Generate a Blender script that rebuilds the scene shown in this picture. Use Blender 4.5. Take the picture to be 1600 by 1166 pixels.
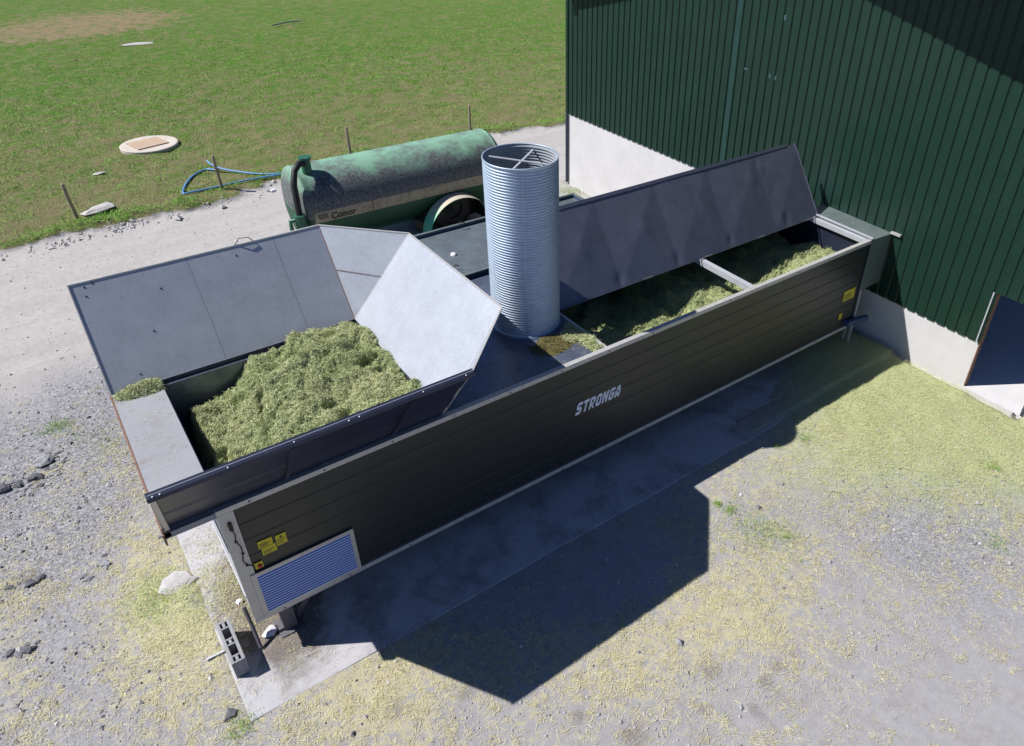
import bpy, math, random
import numpy as np
from mathutils import Vector, Matrix
random.seed(7); RNG = np.random.default_rng(11)
D = bpy.data; SC = bpy.context.scene; COL = SC.collection
for o in list(D.objects): D.objects.remove(o)

# ------------------------------------------------------------ camera
YAW, PITCH, ROLL, FPX = 0.67802, 0.59445, 0.03146, 1161.15
CAM = np.array([-0.373, -8.156, 10.0]); PPX, PPY = 939.1, 549.6
Fv = np.array([math.sin(YAW)*math.cos(PITCH), math.cos(YAW)*math.cos(PITCH), -math.sin(PITCH)])
R0 = np.array([math.cos(YAW), -math.sin(YAW), 0.0]); U0 = np.cross(R0, Fv)
Rv = math.cos(ROLL)*R0 + math.sin(ROLL)*U0; Uv = -math.sin(ROLL)*R0 + math.cos(ROLL)*U0
cd = D.cameras.new('camera'); cam = D.objects.new('camera', cd); COL.objects.link(cam)
cd.sensor_width = 36.0; cd.lens = FPX/1600*36.0
cd.shift_x = (800-PPX)/1600; cd.shift_y = (PPY-583)/1600
cd.clip_start = 0.1; cd.clip_end = 2000
m = Matrix(((Rv[0], Uv[0], -Fv[0], CAM[0]), (Rv[1], Uv[1], -Fv[1], CAM[1]), (Rv[2], Uv[2], -Fv[2], CAM[2]), (0, 0, 0, 1)))
cam.matrix_world = m; SC.camera = cam

# ------------------------------------------------------------ light
SUN = np.array([-0.715, 0.449, 1.0]); SUN /= np.linalg.norm(SUN)
ELEV = math.asin(SUN[2]); AZ = math.atan2(SUN[0], SUN[1])
W = D.worlds.new('World'); SC.world = W; W.use_nodes = True
wn = W.node_tree.nodes; wl = W.node_tree.links
sky = wn.new('ShaderNodeTexSky'); sky.sky_type = 'NISHITA'; sky.sun_disc = False
sky.sun_elevation = ELEV; sky.sun_rotation = AZ; sky.air_density = 1.0; sky.dust_density = 0.3; sky.ozone_density = 3.0
bg = wn['Background']; wb = wn.new('ShaderNodeMix'); wb.data_type = 'RGBA'; wb.blend_type = 'MULTIPLY'; wb.inputs['Factor'].default_value = 1.0
wb.inputs[7].default_value = (.72, .86, 1.20, 1); wl.new(sky.outputs[0], wb.inputs[6]); wl.new(wb.outputs[2], bg.inputs[0]); bg.inputs[1].default_value = 0.05
sd = D.lights.new('sun', 'SUN'); sd.energy = 5.0; sd.angle = math.radians(0.53); sd.color = (1.0, 0.968, 0.945)
sun = D.objects.new('sun', sd); COL.objects.link(sun)
sun.rotation_euler = Vector(SUN.tolist()).to_track_quat('Z', 'Y').to_euler(); sun.location = (0, 0, 40)
SC.view_settings.view_transform = 'Standard'; SC.view_settings.look = 'None'
SC.view_settings.exposure = 0.42; SC.view_settings.gamma = 1.0
try: SC.view_settings.use_curve_mapping = False
except Exception: pass

# ------------------------------------------------------------ helpers
def at(px, py, z=0.0):
    d = Fv + Rv*((px-PPX)/FPX) - Uv*((py-PPY)/FPX); t = (z-CAM[2])/d[2]; return CAM + t*d

def hsh(ix, iy, s):
    h = (ix.astype(np.int64)*374761393 + iy.astype(np.int64)*668265263 + s*1274126177) & 0x7fffffff
    h = ((h ^ (h >> 13))*1274126177) & 0x7fffffff
    return ((h ^ (h >> 16)) & 0xffff)/65535.0
def vnoise(x, y, s=0):
    x = np.asarray(x, float); y = np.asarray(y, float)
    ix = np.floor(x); iy = np.floor(y); fx = x-ix; fy = y-iy
    fx = fx*fx*(3-2*fx); fy = fy*fy*(3-2*fy)
    a = hsh(ix, iy, s); b = hsh(ix+1, iy, s); c = hsh(ix, iy+1, s); d = hsh(ix+1, iy+1, s)
    return (a*(1-fx)+b*fx)*(1-fy) + (c*(1-fx)+d*fx)*fy
def fbm(x, y, o=4, s=0):
    t = 0; a = .5; n = 0
    for k in range(o):
        t = t + a*vnoise(np.asarray(x)*2**k+17*k, np.asarray(y)*2**k-9*k, s+k); n += a; a *= .5
    return t/n
def sst(a, b, x):
    t = np.clip((np.asarray(x, float)-a)/(b-a), 0, 1); return t*t*(3-2*t)

def tag(o, label=None, cat=None, group=None, kind=None):
    if label: o['label'] = label
    if cat: o['category'] = cat
    if group: o['group'] = group
    if kind: o['kind'] = kind
    return o
def thing(name, loc, label, cat, group=None):
    o = D.objects.new(name, None); COL.objects.link(o); o.location = loc; o.empty_display_size = .3
    return tag(o, label, cat, group)
def worldloc(o):
    v = Vector((0, 0, 0))
    while o: v += o.location; o = o.parent
    return v

class MB:
    def __init__(s): s.v = []; s.f = []; s.sm = []
    def add(s, vs, fs, smooth=False):
        n = len(s.v); s.v += [tuple(map(float, p)) for p in vs]
        for f in fs: s.f.append(tuple(i+n for i in f)); s.sm.append(smooth)
        return s
    def box(s, a, b):
        (x0, y0, z0), (x1, y1, z1) = a, b
        x0, x1 = min(x0, x1), max(x0, x1); y0, y1 = min(y0, y1), max(y0, y1); z0, z1 = min(z0, z1), max(z0, z1)
        return s.add([(x0,y0,z0),(x1,y0,z0),(x1,y1,z0),(x0,y1,z0),(x0,y0,z1),(x1,y0,z1),(x1,y1,z1),(x0,y1,z1)],
              [(0,3,2,1),(4,5,6,7),(0,1,5,4),(1,2,6,5),(2,3,7,6),(3,0,4,7)])
    def slab(s, pts, th, n=None):
        P = [Vector(p) for p in pts]
        if n is None: n = (P[1]-P[0]).cross(P[2]-P[0]).normalized()
        n = Vector(n)*th; k = len(P)
        return s.add([p for p in P]+[p-n for p in P],
              [tuple(range(k)), tuple(range(2*k-1, k-1, -1))] + [(i, i+k, (i+1) % k+k, (i+1) % k) for i in range(k)])
    def bar(s, a, b, w, h, up=(0, 0, 1)):
        a = Vector(a); b = Vector(b); d = (b-a).normalized(); u = Vector(up)
        if abs(d.dot(u)) > .98: u = Vector((0, 1, 0))
        r = d.cross(u).normalized()*w/2; u = r.cross(d).normalized()*h/2
        vs = [a-r-u, a+r-u, a+r+u, a-r+u, b-r-u, b+r-u, b+r+u, b-r+u]
        return s.add(vs, [(0,1,2,3),(7,6,5,4),(0,4,5,1),(1,5,6,2),(2,6,7,3),(3,7,4,0)])
    def tube(s, path, r, n=10, cap=True):
        P = [Vector(p) for p in path]; rs = r if isinstance(r, (list, tuple)) else [r]*len(P)
        vs = []; prev = None
        for i, p in enumerate(P):
            d = (P[min(i+1, len(P)-1)]-P[max(i-1, 0)]).normalized()
            u = prev if prev is not None else (Vector((0, 0, 1)) if abs(d.z) < .9 else Vector((1, 0, 0)))
            u = (u-d*u.dot(d)).normalized(); prev = u; w = d.cross(u)
            for k in range(n):
                a = 2*math.pi*k/n; vs.append(p+(u*math.cos(a)+w*math.sin(a))*rs[i])
        fs = [(i*n+k, i*n+(k+1) % n, (i+1)*n+(k+1) % n, (i+1)*n+k) for i in range(len(P)-1) for k in range(n)]
        s.add(vs, fs, True)
        if cap: s.add(vs[:n], [tuple(range(n-1, -1, -1))]); s.add(vs[-n:], [tuple(range(n))])
        return s
    def lathe(s, c, ax, prof, n=48, smooth=True):
        ax = Vector(ax).normalized(); u = Vector((0, 0, 1)) if abs(ax.z) < .9 else Vector((1, 0, 0))
        u = (u-ax*u.dot(ax)).normalized(); w = ax.cross(u); c = Vector(c); vs = []
        for h, r in prof:
            for k in range(n):
                a = 2*math.pi*k/n; vs.append(c+ax*h+(u*math.cos(a)+w*math.sin(a))*r)
        fs = [(i*n+k, i*n+(k+1) % n, (i+1)*n+(k+1) % n, (i+1)*n+k) for i in range(len(prof)-1) for k in range(n)]
        return s.add(vs, fs, smooth)
    def build(s, name, mat, parent=None, bevel=0.0, label=None):
        me = D.meshes.new(name); org = worldloc(parent) if parent else Vector((0, 0, 0))
        me.from_pydata([tuple(Vector(p)-org) for p in s.v], [], s.f); me.validate()
        me.polygons.foreach_set('use_smooth', [bool(x) for x in s.sm][:len(me.polygons)] + [False]*max(0, len(me.polygons)-len(s.sm)))
        me.materials.append(mat); me.update()
        o = D.objects.new(name, me); COL.objects.link(o); o.parent = parent
        if bevel > 0:
            b = o.modifiers.new('bevel', 'BEVEL'); b.width = bevel; b.segments = 2; b.limit_method = 'ANGLE'; b.angle_limit = math.radians(40)
        if label: o['label'] = label
        return o

def arrmesh(name, V, quads, mat, parent=None, attrs=None, smooth=False):
    me = D.meshes.new(name); V = np.asarray(V, np.float32).reshape(-1, 3); Q = np.asarray(quads, np.int32); k = Q.shape[1]
    if parent is not None: V = V-np.array(worldloc(parent), np.float32)
    me.vertices.add(len(V)); me.vertices.foreach_set('co', V.ravel())
    me.loops.add(Q.size); me.loops.foreach_set('vertex_index', Q.ravel())
    me.polygons.add(len(Q)); me.polygons.foreach_set('loop_start', np.arange(0, Q.size, k, dtype=np.int32))
    me.polygons.foreach_set('use_smooth', np.full(len(Q), smooth))
    me.update(calc_edges=True)
    for n, a in (attrs or {}).items():
        at_ = me.attributes.new(n, 'FLOAT', 'POINT'); at_.data.foreach_set('value', np.asarray(a, np.float32))
    me.materials.append(mat); o = D.objects.new(name, me); COL.objects.link(o); o.parent = parent
    return o

# ------------------------------------------------------------ materials
class NT:
    def __init__(s, name):
        s.m = D.materials.new(name); s.m.use_nodes = True; s.t = s.m.node_tree; s.n = s.t.nodes; s.l = s.t.links
        s.b = s.n['Principled BSDF']; s.tc = s.n.new('ShaderNodeTexCoord'); s.co = s.tc.outputs['Object']
    def set(s, k, v):
        if hasattr(v, 'node'): s.l.new(v, s.b.inputs[k])
        else: s.b.inputs[k].default_value = v
    def noise(s, sc, det=4, rough=.55, co=None, out='Fac', dist=0.0):
        n = s.n.new('ShaderNodeTexNoise'); n.inputs['Scale'].default_value = sc; n.inputs['Detail'].default_value = det
        n.inputs['Roughness'].default_value = rough; n.inputs['Distortion'].default_value = dist
        s.l.new(co or s.co, n.inputs['Vector']); return n.outputs[out]
    def voro(s, sc, co=None, out='Color', feat='F1', rnd=1.0):
        n = s.n.new('ShaderNodeTexVoronoi'); n.feature = feat; n.inputs['Scale'].default_value = sc; n.inputs['Randomness'].default_value = rnd
        s.l.new(co or s.co, n.inputs['Vector']); return n.outputs[out]
    def scale(s, v, co=None):
        n = s.n.new('ShaderNodeMapping'); n.inputs['Scale'].default_value = v; s.l.new(co or s.co, n.inputs['Vector']); return n.outputs[0]
    def math(s, op, a, b=0.0, clamp=False):
        n = s.n.new('ShaderNodeMath'); n.operation = op; n.use_clamp = clamp
        for i, x in enumerate((a, b)):
            if hasattr(x, 'node'): s.l.new(x, n.inputs[i])
            else: n.inputs[i].default_value = x
        return n.outputs[0]
    def ramp(s, f, stops, interp='LINEAR'):
        n = s.n.new('ShaderNodeValToRGB'); e = n.color_ramp.elements; n.color_ramp.interpolation = interp
        while len(e) < len(stops): e.new(.5)
        for i, (p, c) in enumerate(stops):
            e[i].position = p; e[i].color = (*c, 1) if isinstance(c, tuple) else (c, c, c, 1)
        s.l.new(f, n.inputs[0]); return n.outputs[0]
    def mix(s, f, a, b, bt='MIX'):
        n = s.n.new('ShaderNodeMix'); n.data_type = 'RGBA'; n.blend_type = bt; n.clamp_factor = True
        for k, x in (('Factor', f), ('A', a), ('B', b)):
            i = {'Factor': 0, 'A': 6, 'B': 7}[k]
            if hasattr(x, 'node'): s.l.new(x, n.inputs[i])
            elif k == 'Factor': n.inputs[i].default_value = x
            else: n.inputs[i].default_value = (*x, 1) if len(x) == 3 else x
        return n.outputs[2]
    def sep(s, co=None):
        n = s.n.new('ShaderNodeSeparateXYZ'); s.l.new(co or s.co, n.inputs[0]); return n.outputs
    def attr(s, name):
        n = s.n.new('ShaderNodeAttribute'); n.attribute_name = name; return n.outputs['Fac']
    def bump(s, h, st=.3, dist=.02, prev=None):
        n = s.n.new('ShaderNodeBump'); n.inputs['Strength'].default_value = st; n.inputs['Distance'].default_value = dist
        s.l.new(h, n.inputs['Height'])
        if prev is not None: s.l.new(prev, n.inputs['Normal'])
        s.l.new(n.outputs[0], s.b.inputs['Normal']); return n.outputs[0]

def metal(name, col, dark=.75, rough=.45, met=.5, sc=6, spot=0.0, spotcol=(.5, .42, .3), bump=.15):
    t = NT(name)
    a = t.noise(sc, 6, .65); b = t.noise(sc*9, 3, .7)
    f = t.math('ADD', t.math('MULTIPLY', a, .6), t.math('MULTIPLY', b, .4))
    c = t.mix(t.ramp(f, [(.35, 0.0), (.65, 1.0)]), tuple(x*dark for x in col), col)
    if spot > 0:
        s = t.noise(sc*2.3, 8, .72)
        c = t.mix(t.math('MULTIPLY', t.ramp(s, [(.60, 0.0), (.72, 1.0)]), spot), c, spotcol)
    t.set('Base Color', c); t.set('Roughness', t.math('ADD', t.math('MULTIPLY', b, .25), rough-.12)); t.set('Metallic', met)
    t.bump(f, bump, .01); return t.m

M = {}
M['galv'] = metal('galvanised_steel', (.56, .58, .62), .8, .5, .35, 5, .25)
M['galv_rail'] = metal('galvanised_rail', (.55, .54, .52), .78, .5, .3, 12, .35, (.25, .2, .15))
M['flap_in'] = metal('galvanised_hopper_sheet', (.375, .40, .445), .80, .5, .2, 2.2, .3, (.27, .23, .20), .12)
M['flap_dark'] = metal('painted_dark_steel', (.030, .036, .070), .7, .4, .3, 5, .15, (.20, .20, .21))
M['deck'] = metal('wet_steel_deck', (.17, .20, .27), .5, .38, .5, 4, .3, (.40, .42, .44))
M['lid'] = metal('lid_underside_steel', (.150, .160, .215), .75, .48, .4, 3, .2, (.36, .37, .42), .05)
M['rear'] = metal('weathered_steel_lid', (.155, .185, .205), .62, .5, .3, 3, .45, (.36, .34, .27))
M['chute'] = metal('weathered_chute_steel', (.17, .215, .21), .7, .5, .35, 4, .3, (.36, .4, .38))
M['black'] = metal('black_rubber', (.012, .012, .014), .6, .6, 0, 20)
M['leg'] = metal('leg_steel', (.16, .15, .17), .6, .6, .3, 8, .3, (.2, .12, .07))
M['rust'] = metal('rusty_steel', (.28, .15, .10), .5, .8, .1, 9, .6, (.40, .30, .24))
M['stone'] = metal('grey_stone', (.33, .33, .345), .55, .9, 0, 7, .3, (.48, .46, .43), .8)
M['darkstone'] = metal('dark_stone', (.13, .13, .145), .55, .9, 0, 9, .3, (.25, .25, .25), .8)
M['palestone'] = metal('pale_stone', (.50, .48, .46), .65, .9, 0, 7, .3, (.38, .35, .3), .8)
M['wood'] = metal('weathered_post_timber', (.34, .28, .20), .55, .9, 0, 14)
M['paper'] = metal('crumpled_paper', (.75, .74, .76), .8, .8, 0, 20)
M['pipe'] = metal('blue_water_pipe', (.12, .32, .62), .8, .4, 0, 10)
M['yellow'] = metal('yellow_sticker', (.62, .52, .02), .85, .5, 0, 30)
M['ink'] = metal('black_ink', (.03, .03, .02), .8, .6, 0, 30)
M['redp'] = metal('red_plastic', (.5, .03, .02), .8, .4, 0, 30)
M['letters'] = metal('pale_blue_lettering', (.72, .80, .92), .85, .5, 0, 30)
M['bluepaint'] = metal('blue_painted_steel', (.05, .09, .2), .7, .45, .2, 12)
M['green_steel'] = metal('green_painted_fittings', (.03, .14, .08), .7, .45, .1, 12, .3, (.15, .2, .15))
M['wheelrim'] = metal('shade_dark_wheel_rim', (.03, .035, .03), .6, .6, .1, 8)  # rim coloured near black for the shade under the mudguard
M['barnframe'] = metal('barn_frame_steel', (.07, .08, .12), .8, .5, .2, 6)

def concrete(name, col, dirt=.3, sc=2.0, dirtcol=(.30, .28, .24)):
    t = NT(name); a = t.noise(sc, 8, .65); b = t.noise(sc*14, 5, .7); g = t.noise(130, 2, .5)
    c = t.mix(t.ramp(a, [(.3, 0.0), (.7, 1.0)]), tuple(x*.86 for x in col), col)
    c = t.mix(t.math('MULTIPLY', t.ramp(t.noise(sc*.7, 7, .75, dist=.6), [(.52, 0.0), (.70, 1.0)]), dirt), c, dirtcol)
    c = t.mix(t.math('MULTIPLY', t.ramp(b, [(.45, 0.0), (.75, 1.0)]), .25), c, tuple(x*.7 for x in col))
    c = t.mix(t.math('MULTIPLY', t.ramp(t.voro(3.2, out='Distance'), [(.0, 1.0), (.028, 0.0)], 'CONSTANT'), .8), c, (.12, .11, .1))
    t.set('Base Color', c); t.set('Roughness', .9)
    t.bump(t.math('ADD', b, t.math('MULTIPLY', g, .5)), .25, .01); return t.m
M['wallconc'] = concrete('precast_concrete', (.60, .59, .585), .12, 1.2)
M['pad'] = concrete('concrete_slab', (.46, .45, .46), .85, 1.6, (.22, .19, .16))
def pad_dirt():
    m_ = M['pad']; t = NT.__new__(NT); t.m = m_; t.t = m_.node_tree; t.n = t.t.nodes; t.l = t.t.links; t.b = t.n['Principled BSDF']; t.co = t.n['Texture Coordinate'].outputs['Object']
    src = t.b.inputs['Base Color'].links[0].from_socket; x, y, z = t.sep(); n = t.noise(2.4, 6, .7); n2 = t.noise(30, 5, .8)
    dx = t.math('DIVIDE', t.math('SUBTRACT', x, .35), .85); dy = t.math('DIVIDE', t.math('SUBTRACT', y, .9), 1.45)
    r = t.math('SQRT', t.math('ADD', t.math('MULTIPLY', dx, dx), t.math('MULTIPLY', dy, dy)))
    f = t.ramp(t.math('ADD', t.math('SUBTRACT', 1.35, r), t.math('MULTIPLY', t.math('SUBTRACT', n, .5), 1.3)), [(.3, 0.0), (.6, .95)])
    c = t.mix(f, src, t.mix(t.ramp(n2, [(.38, 0.0), (.62, 1.0)]), (.07, .058, .05), (.24, .20, .165)))
    # random darker patches over the whole slab
    g_ = t.ramp(t.math('ADD', t.noise(.9, 6, .7), t.math('MULTIPLY', n2, .2)), [(.60, 0.0), (.75, .55)])
    t.set('Base Color', t.mix(g_, c, (.13, .12, .115)))
pad_dirt()
M['blockc'] = concrete('block_concrete', (.27, .27, .285), .4, 5)
M['deckc'] = concrete('stained_deck_surface', (.30, .305, .32), .9, 1.3, (.19, .175, .15))
M['manhole'] = concrete('cover_concrete', (.55, .50, .43), .3, 2)
M['manhole2'] = concrete('hatch_concrete', (.46, .34, .24), .2, 3)

def seam_flap():
    m_ = M['flap_in'].copy(); m_.name = 'galvanised_hopper_sheet_seamed'
    t = NT.__new__(NT); t.m = m_; t.t = m_.node_tree; t.n = t.t.nodes; t.l = t.t.links; t.b = t.n['Principled BSDF']
    t.co = t.n['Texture Coordinate'].outputs['Object']; x = t.sep()[0]
    src = t.b.inputs['Base Color'].links[0].from_socket; f = None
    for sx in (1.08, 2.46):
        wob = t.math('MULTIPLY', t.math('SUBTRACT', t.noise(1.2, 2), .5), .05)
        d = t.math('ABSOLUTE', t.math('SUBTRACT', t.math('ADD', x, wob), sx))
        g = t.math('LESS_THAN', d, .008); f = g if f is None else t.math('MAXIMUM', f, g)
    t.set('Base Color', t.mix(t.math('MULTIPLY', f, .55), src, (.16, .15, .15))); return m_
M['flap_seam'] = seam_flap()

def cladding():
    t = NT('green_box_profile_cladding'); xyz = t.sep()
    c = t.mix(t.noise(1.3, 5, .6), (.0075, .027, .018), (.0125, .038, .026))
    # one paler bluish strip, scuffs
    y = t.math('ADD', xyz[1], 0.0)
    d = t.math('ABSOLUTE', t.math('SUBTRACT', y, PALE_Y)); f = t.math('MULTIPLY', t.math('LESS_THAN', d, .085), t.math('GREATER_THAN', xyz[2], 2.6))
    f = t.math('MULTIPLY', f, t.ramp(t.noise(.8, 5, .7), [(.25, .25), (.7, 1.0)]))
    c = t.mix(t.math('MULTIPLY', f, .4), c, (.04, .09, .11))
    s = t.noise(9, 8, .8, co=t.scale((1, 1.5, .6))); c = t.mix(t.math('MULTIPLY', t.ramp(s, [(.68, 0.0), (.74, 1.0)]), .35), c, (.16, .24, .25))
    t.set('Base Color', c); t.set('Roughness', t.math('ADD', t.math('MULTIPLY', t.noise(4, 4), .2), .30)); t.set('Specular IOR Level', .3)
    ln_ = t.math('FRACT', t.math('DIVIDE', t.math('ADD', xyz[1], 10), 1.02)); c = t.mix(t.math('MULTIPLY', t.math('LESS_THAN', ln_, .02), .5), c, (.006, .016, .014)); c = t.mix(t.math('MULTIPLY', t.noise(.5, 3), t.ramp(t.noise(3, 7, .75, co=t.scale((1, 1, .15))), [(.5, 0.0), (.75, .35)])), c, (.025, .05, .042)); t.set('Base Color', c)
    t.bump(t.noise(1.6, 3), .16, .03); return t.m

def panelm():
    t = NT('charcoal_insulated_panel'); a = t.noise(3, 6, .7); b = t.noise(40, 3, .6)
    c = t.mix(a, (.016, .020, .021), (.023, .027, .027))
    c = t.mix(t.math('MULTIPLY', t.ramp(t.noise(7, 8, .8), [(.66, 0.0), (.75, 1.0)]), .3), c, (.09, .08, .07))
    t.set('Base Color', c); t.set('Roughness', .42); t.set('Specular IOR Level', .5); t.bump(b, .05, .004); return t.m
M['panel'] = panelm()

def louvm():
    t = NT('louvre_slat_metal'); t.set('Base Color', t.mix(t.noise(14, 4), (.08, .16, .48), (.12, .22, .58))); t.set('Metallic', .75); t.set('Roughness', .35); return t.m  # reflected sky blue is put into the slat colour
M['louvre'] = louvm()

def ductm():
    t = NT('corrugated_galvanised_duct'); a = t.noise(4, 6, .7, co=t.scale((1, 1, 6))); b = t.noise(60, 3)
    c = t.mix(t.ramp(a, [(.3, 0.0), (.7, 1.0)]), (.33, .42, .53), (.47, .55, .65))
    c = t.mix(t.math('MULTIPLY', t.ramp(b, [(.55, 0.0), (.8, 1.0)]), .3), c, (.8, .82, .86))
    t.set('Base Color', c); t.set('Metallic', .5); t.set('Roughness', .5); return t.m
M['duct'] = ductm()

def tankm():
    t = NT('weathered_green_tank_paint'); xyz = t.sep()
    top = t.ramp(t.math('ADD', t.math('MULTIPLY', xyz[2], .22), t.math('MULTIPLY', t.noise(1.6, 6, .7), .42)), [(.69, 0.0), (.80, 1.0)])
    low = t.ramp(xyz[2], [(.5, 0.0), (.55, 1.0)])
    n = t.noise(17, 8, .9); alg = t.mix(t.ramp(n, [(.42, 0.0), (.60, 1.0)]), (.035, .034, .036), (.20, .22, .215)); alg = t.mix(t.math('MULTIPLY', t.ramp(t.noise(1.5, 4, .6), [(.5, 0.0), (.7, 1.0)]), .5), alg, (.11, .19, .14))
    grn = t.mix(t.noise(5, 6, .7), (.14, .36, .22), (.24, .46, .32))
    grn = t.mix(t.math('MULTIPLY', t.ramp(t.noise(30, 5, .8), [(.48, 0.0), (.60, 1.0)]), .6), grn, (.25, .29, .26))
    zz = t.math('MULTIPLY', xyz[2], .25)                         # upper flank carries lichen, crown stays green
    c = t.mix(top, alg, grn)
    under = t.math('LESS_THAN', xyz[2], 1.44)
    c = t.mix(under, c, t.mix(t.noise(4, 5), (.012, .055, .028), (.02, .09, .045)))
    t.set('Base Color', c); t.set('Roughness', .62); t.bump(n, .12, .01); return t.m
M['tank'] = tankm()
M['scuff'] = metal('scuffed_green_paint', (.05, .10, .11), .5, .6, 0, 30)
M['slatedge'] = metal('slat_edge_highlight', (.62, .70, .82), .9, .5, .0, 30)  # pale strips painted as highlights along the slat edges
M['lining'] = metal('shade_darkened_duct_inside', (.30, .33, .35), .8, .75, 0, 6)  # duct inside: colour darkened to stand in for its shade
def creamm():
    t = NT('dirty_cream_band'); t.set('Base Color', t.mix(t.ramp(t.noise(7, 7, .75), [(.35, 0.0), (.7, 1.0)]), (.22, .19, .12), (.42, .39, .28))); t.set('Roughness', .7); return t.m
M['cream'] = creamm()
def archm():
    t = NT('weathered_mudguard_green'); z = t.sep()[2]
    c = t.mix(t.ramp(t.math('ADD', t.math('MULTIPLY', z, .5), t.math('MULTIPLY', t.noise(9, 5), .3)), [(.48, 0.0), (.72, 1.0)]), (.10, .48, .30), (.46, .42, .33))
    t.set('Base Color', c); t.set('Roughness', .6); return t.m
M['arch'] = archm()

def bladem(name, cols, rough=.8, trans=.0):
    t = NT(name); r = t.attr('rnd'); k = len(cols)-1
    t.set('Base Color', t.ramp(r, [(i/k, c) for i, c in enumerate(cols)])); t.set('Roughness', rough); return t.m
M['straw'] = bladem('dry_straw', [(.31, .265, .12), (.48, .43, .21), (.60, .56, .30), (.70, .68, .44), (.52, .45, .21), (.72, .70, .52)])
M['fresh'] = bladem('chopped_silage', [(.20, .24, .075), (.34, .39, .14), (.45, .50, .21), (.53, .56, .28), (.41, .40, .18), (.60, .61, .38)])
M['silage'] = bladem('wilted_grass', [(.10, .14, .045), (.23, .29, .11), (.38, .43, .19), (.52, .55, .29), (.33, .39, .17), (.68, .68, .44), (.36, .29, .15)])
M['grassb'] = bladem('field_grass', [(.075, .18, .018), (.115, .29, .022), (.16, .38, .03), (.24, .45, .055), (.30, .30, .10), (.42, .35, .19)])
M['pebble'] = bladem('loose_gravel', [(.10, .10, .11), (.20, .20, .21), (.30, .295, .30), (.40, .39, .38), (.50, .48, .46)], .9)

# ------------------------------------------------------------ ground map (dry straw S, fresh clippings G, gravel K)
SM = """
0000000000000000000000000
0000000000000000000000000
0000000000000000000000000
0000000000000000000000000
0110000000000000000111110
1123320000000000222332111
1223333000000000344332122
2324444400000000444333232
3336665555000000445532124
5337656666600000666524313
4247886655555556677533311
5346656777655566532332111
4434545577534434432322111
3323443445443333222222111
"""
GM = """
0000000000000000000000000
0000000000000000000000000
0000000000000000000004400
0000000000000000000677888
0000000000000000000589999
0011000000000000002578899
0000000000000001123456677
0000000000000011111222333
0001000000000000021000001
0005620000000000000000001
0012320000000000000000000
0002000000000000000000120
0000020000000000000000010
0000000000000000000000000
"""
KM = """
0000000000000000000000000
0000000000000000000000000
0000000000000000000000000
1230000000000000000000000
3677000000000000000000000
6787500000000000000012222
8766644000000000000345554
7875544400000000044456665
7763333333333333334345666
6642333333333333333333454
5543334333333333333333333
5554444333333333332222222
5544443333333333332222222
5544444333333333332222222
"""
def parse(s): return np.array([[int(c) for c in r] for r in s.strip().split('\n')], float)/9
SM, GM, KM = parse(SM), parse(GM), parse(KM)
def grass_edge(x): return np.interp(x, [-30, -1.9, 1.4, 3.2, 6.3, 10, 14, 19, 26, 60], [17.4, 17.5, 17.75, 17.7, 18.45, 18.9, 19.0, 18.2, 17.6, 17.0])
def regions(X, Y):
    """the lay of straw, clippings and gravel over the yard, as measured on the ground plane"""
    d = np.stack([X-CAM[0], Y-CAM[1], np.full_like(X, -CAM[2])], -1); z = np.maximum(d @ Fv, .5)
    px = PPX+FPX*(d @ Rv)/z; py = PPY-FPX*(d @ Uv)/z
    cx = np.clip((px-32)/64, 0, 23.999); cy = np.clip((py-352)/64, 0, 12.999)
    ix = cx.astype(int); iy = cy.astype(int); fx = cx-ix; fy = cy-iy
    out = []
    for A in (SM, GM, KM):
        out.append((A[iy, ix]*(1-fx)+A[iy, ix+1]*fx)*(1-fy)+(A[iy+1, ix]*(1-fx)+A[iy+1, ix+1]*fx)*fy)
    S, G, K = out
    F = sst(-.35, .35, Y-grass_edge(X)+(fbm(X*1.3, Y*1.3, 4, 5)-.5)*1.2)
    F = np.where((X > 15) & (Y < 12.6), 0, F)
    yard = 1-sst(9.5, 12, Y)
    S = S*yard; G = G*yard; K = np.where(Y > 9, K*(1-sst(9, 13, Y)), K)
    # old dry patch in the field
    Dn = np.zeros_like(X)
    for (sx, sy, sr) in ((1112, 1048, .20), (1215, 1040, .16), (1198, 1068, .17), (1180, 1110, .12), (1100, 1110, .12), (990, 1150, .25), (1165, 1140, .10), (905, 1120, .15), (620, 1110, .2), (730, 1085, .15), (1240, 1025, .08), (40, 905, .25)):
        q = at(sx, sy); Dn = np.maximum(Dn, np.exp(-(((X-q[0])/sr)**2+((Y-q[1])/sr)**2)*.8))
    regions.D = Dn
    q = at(130, 42); a = ((X-q[0])*.93+(Y-q[1])*.37)/7.5; b = (-(X-q[0])*.37+(Y-q[1])*.93)/5.0
    r2 = a*a+b*b; B = np.clip(1.25-r2, 0, 1)
    return S, G, K, F, B

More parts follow.
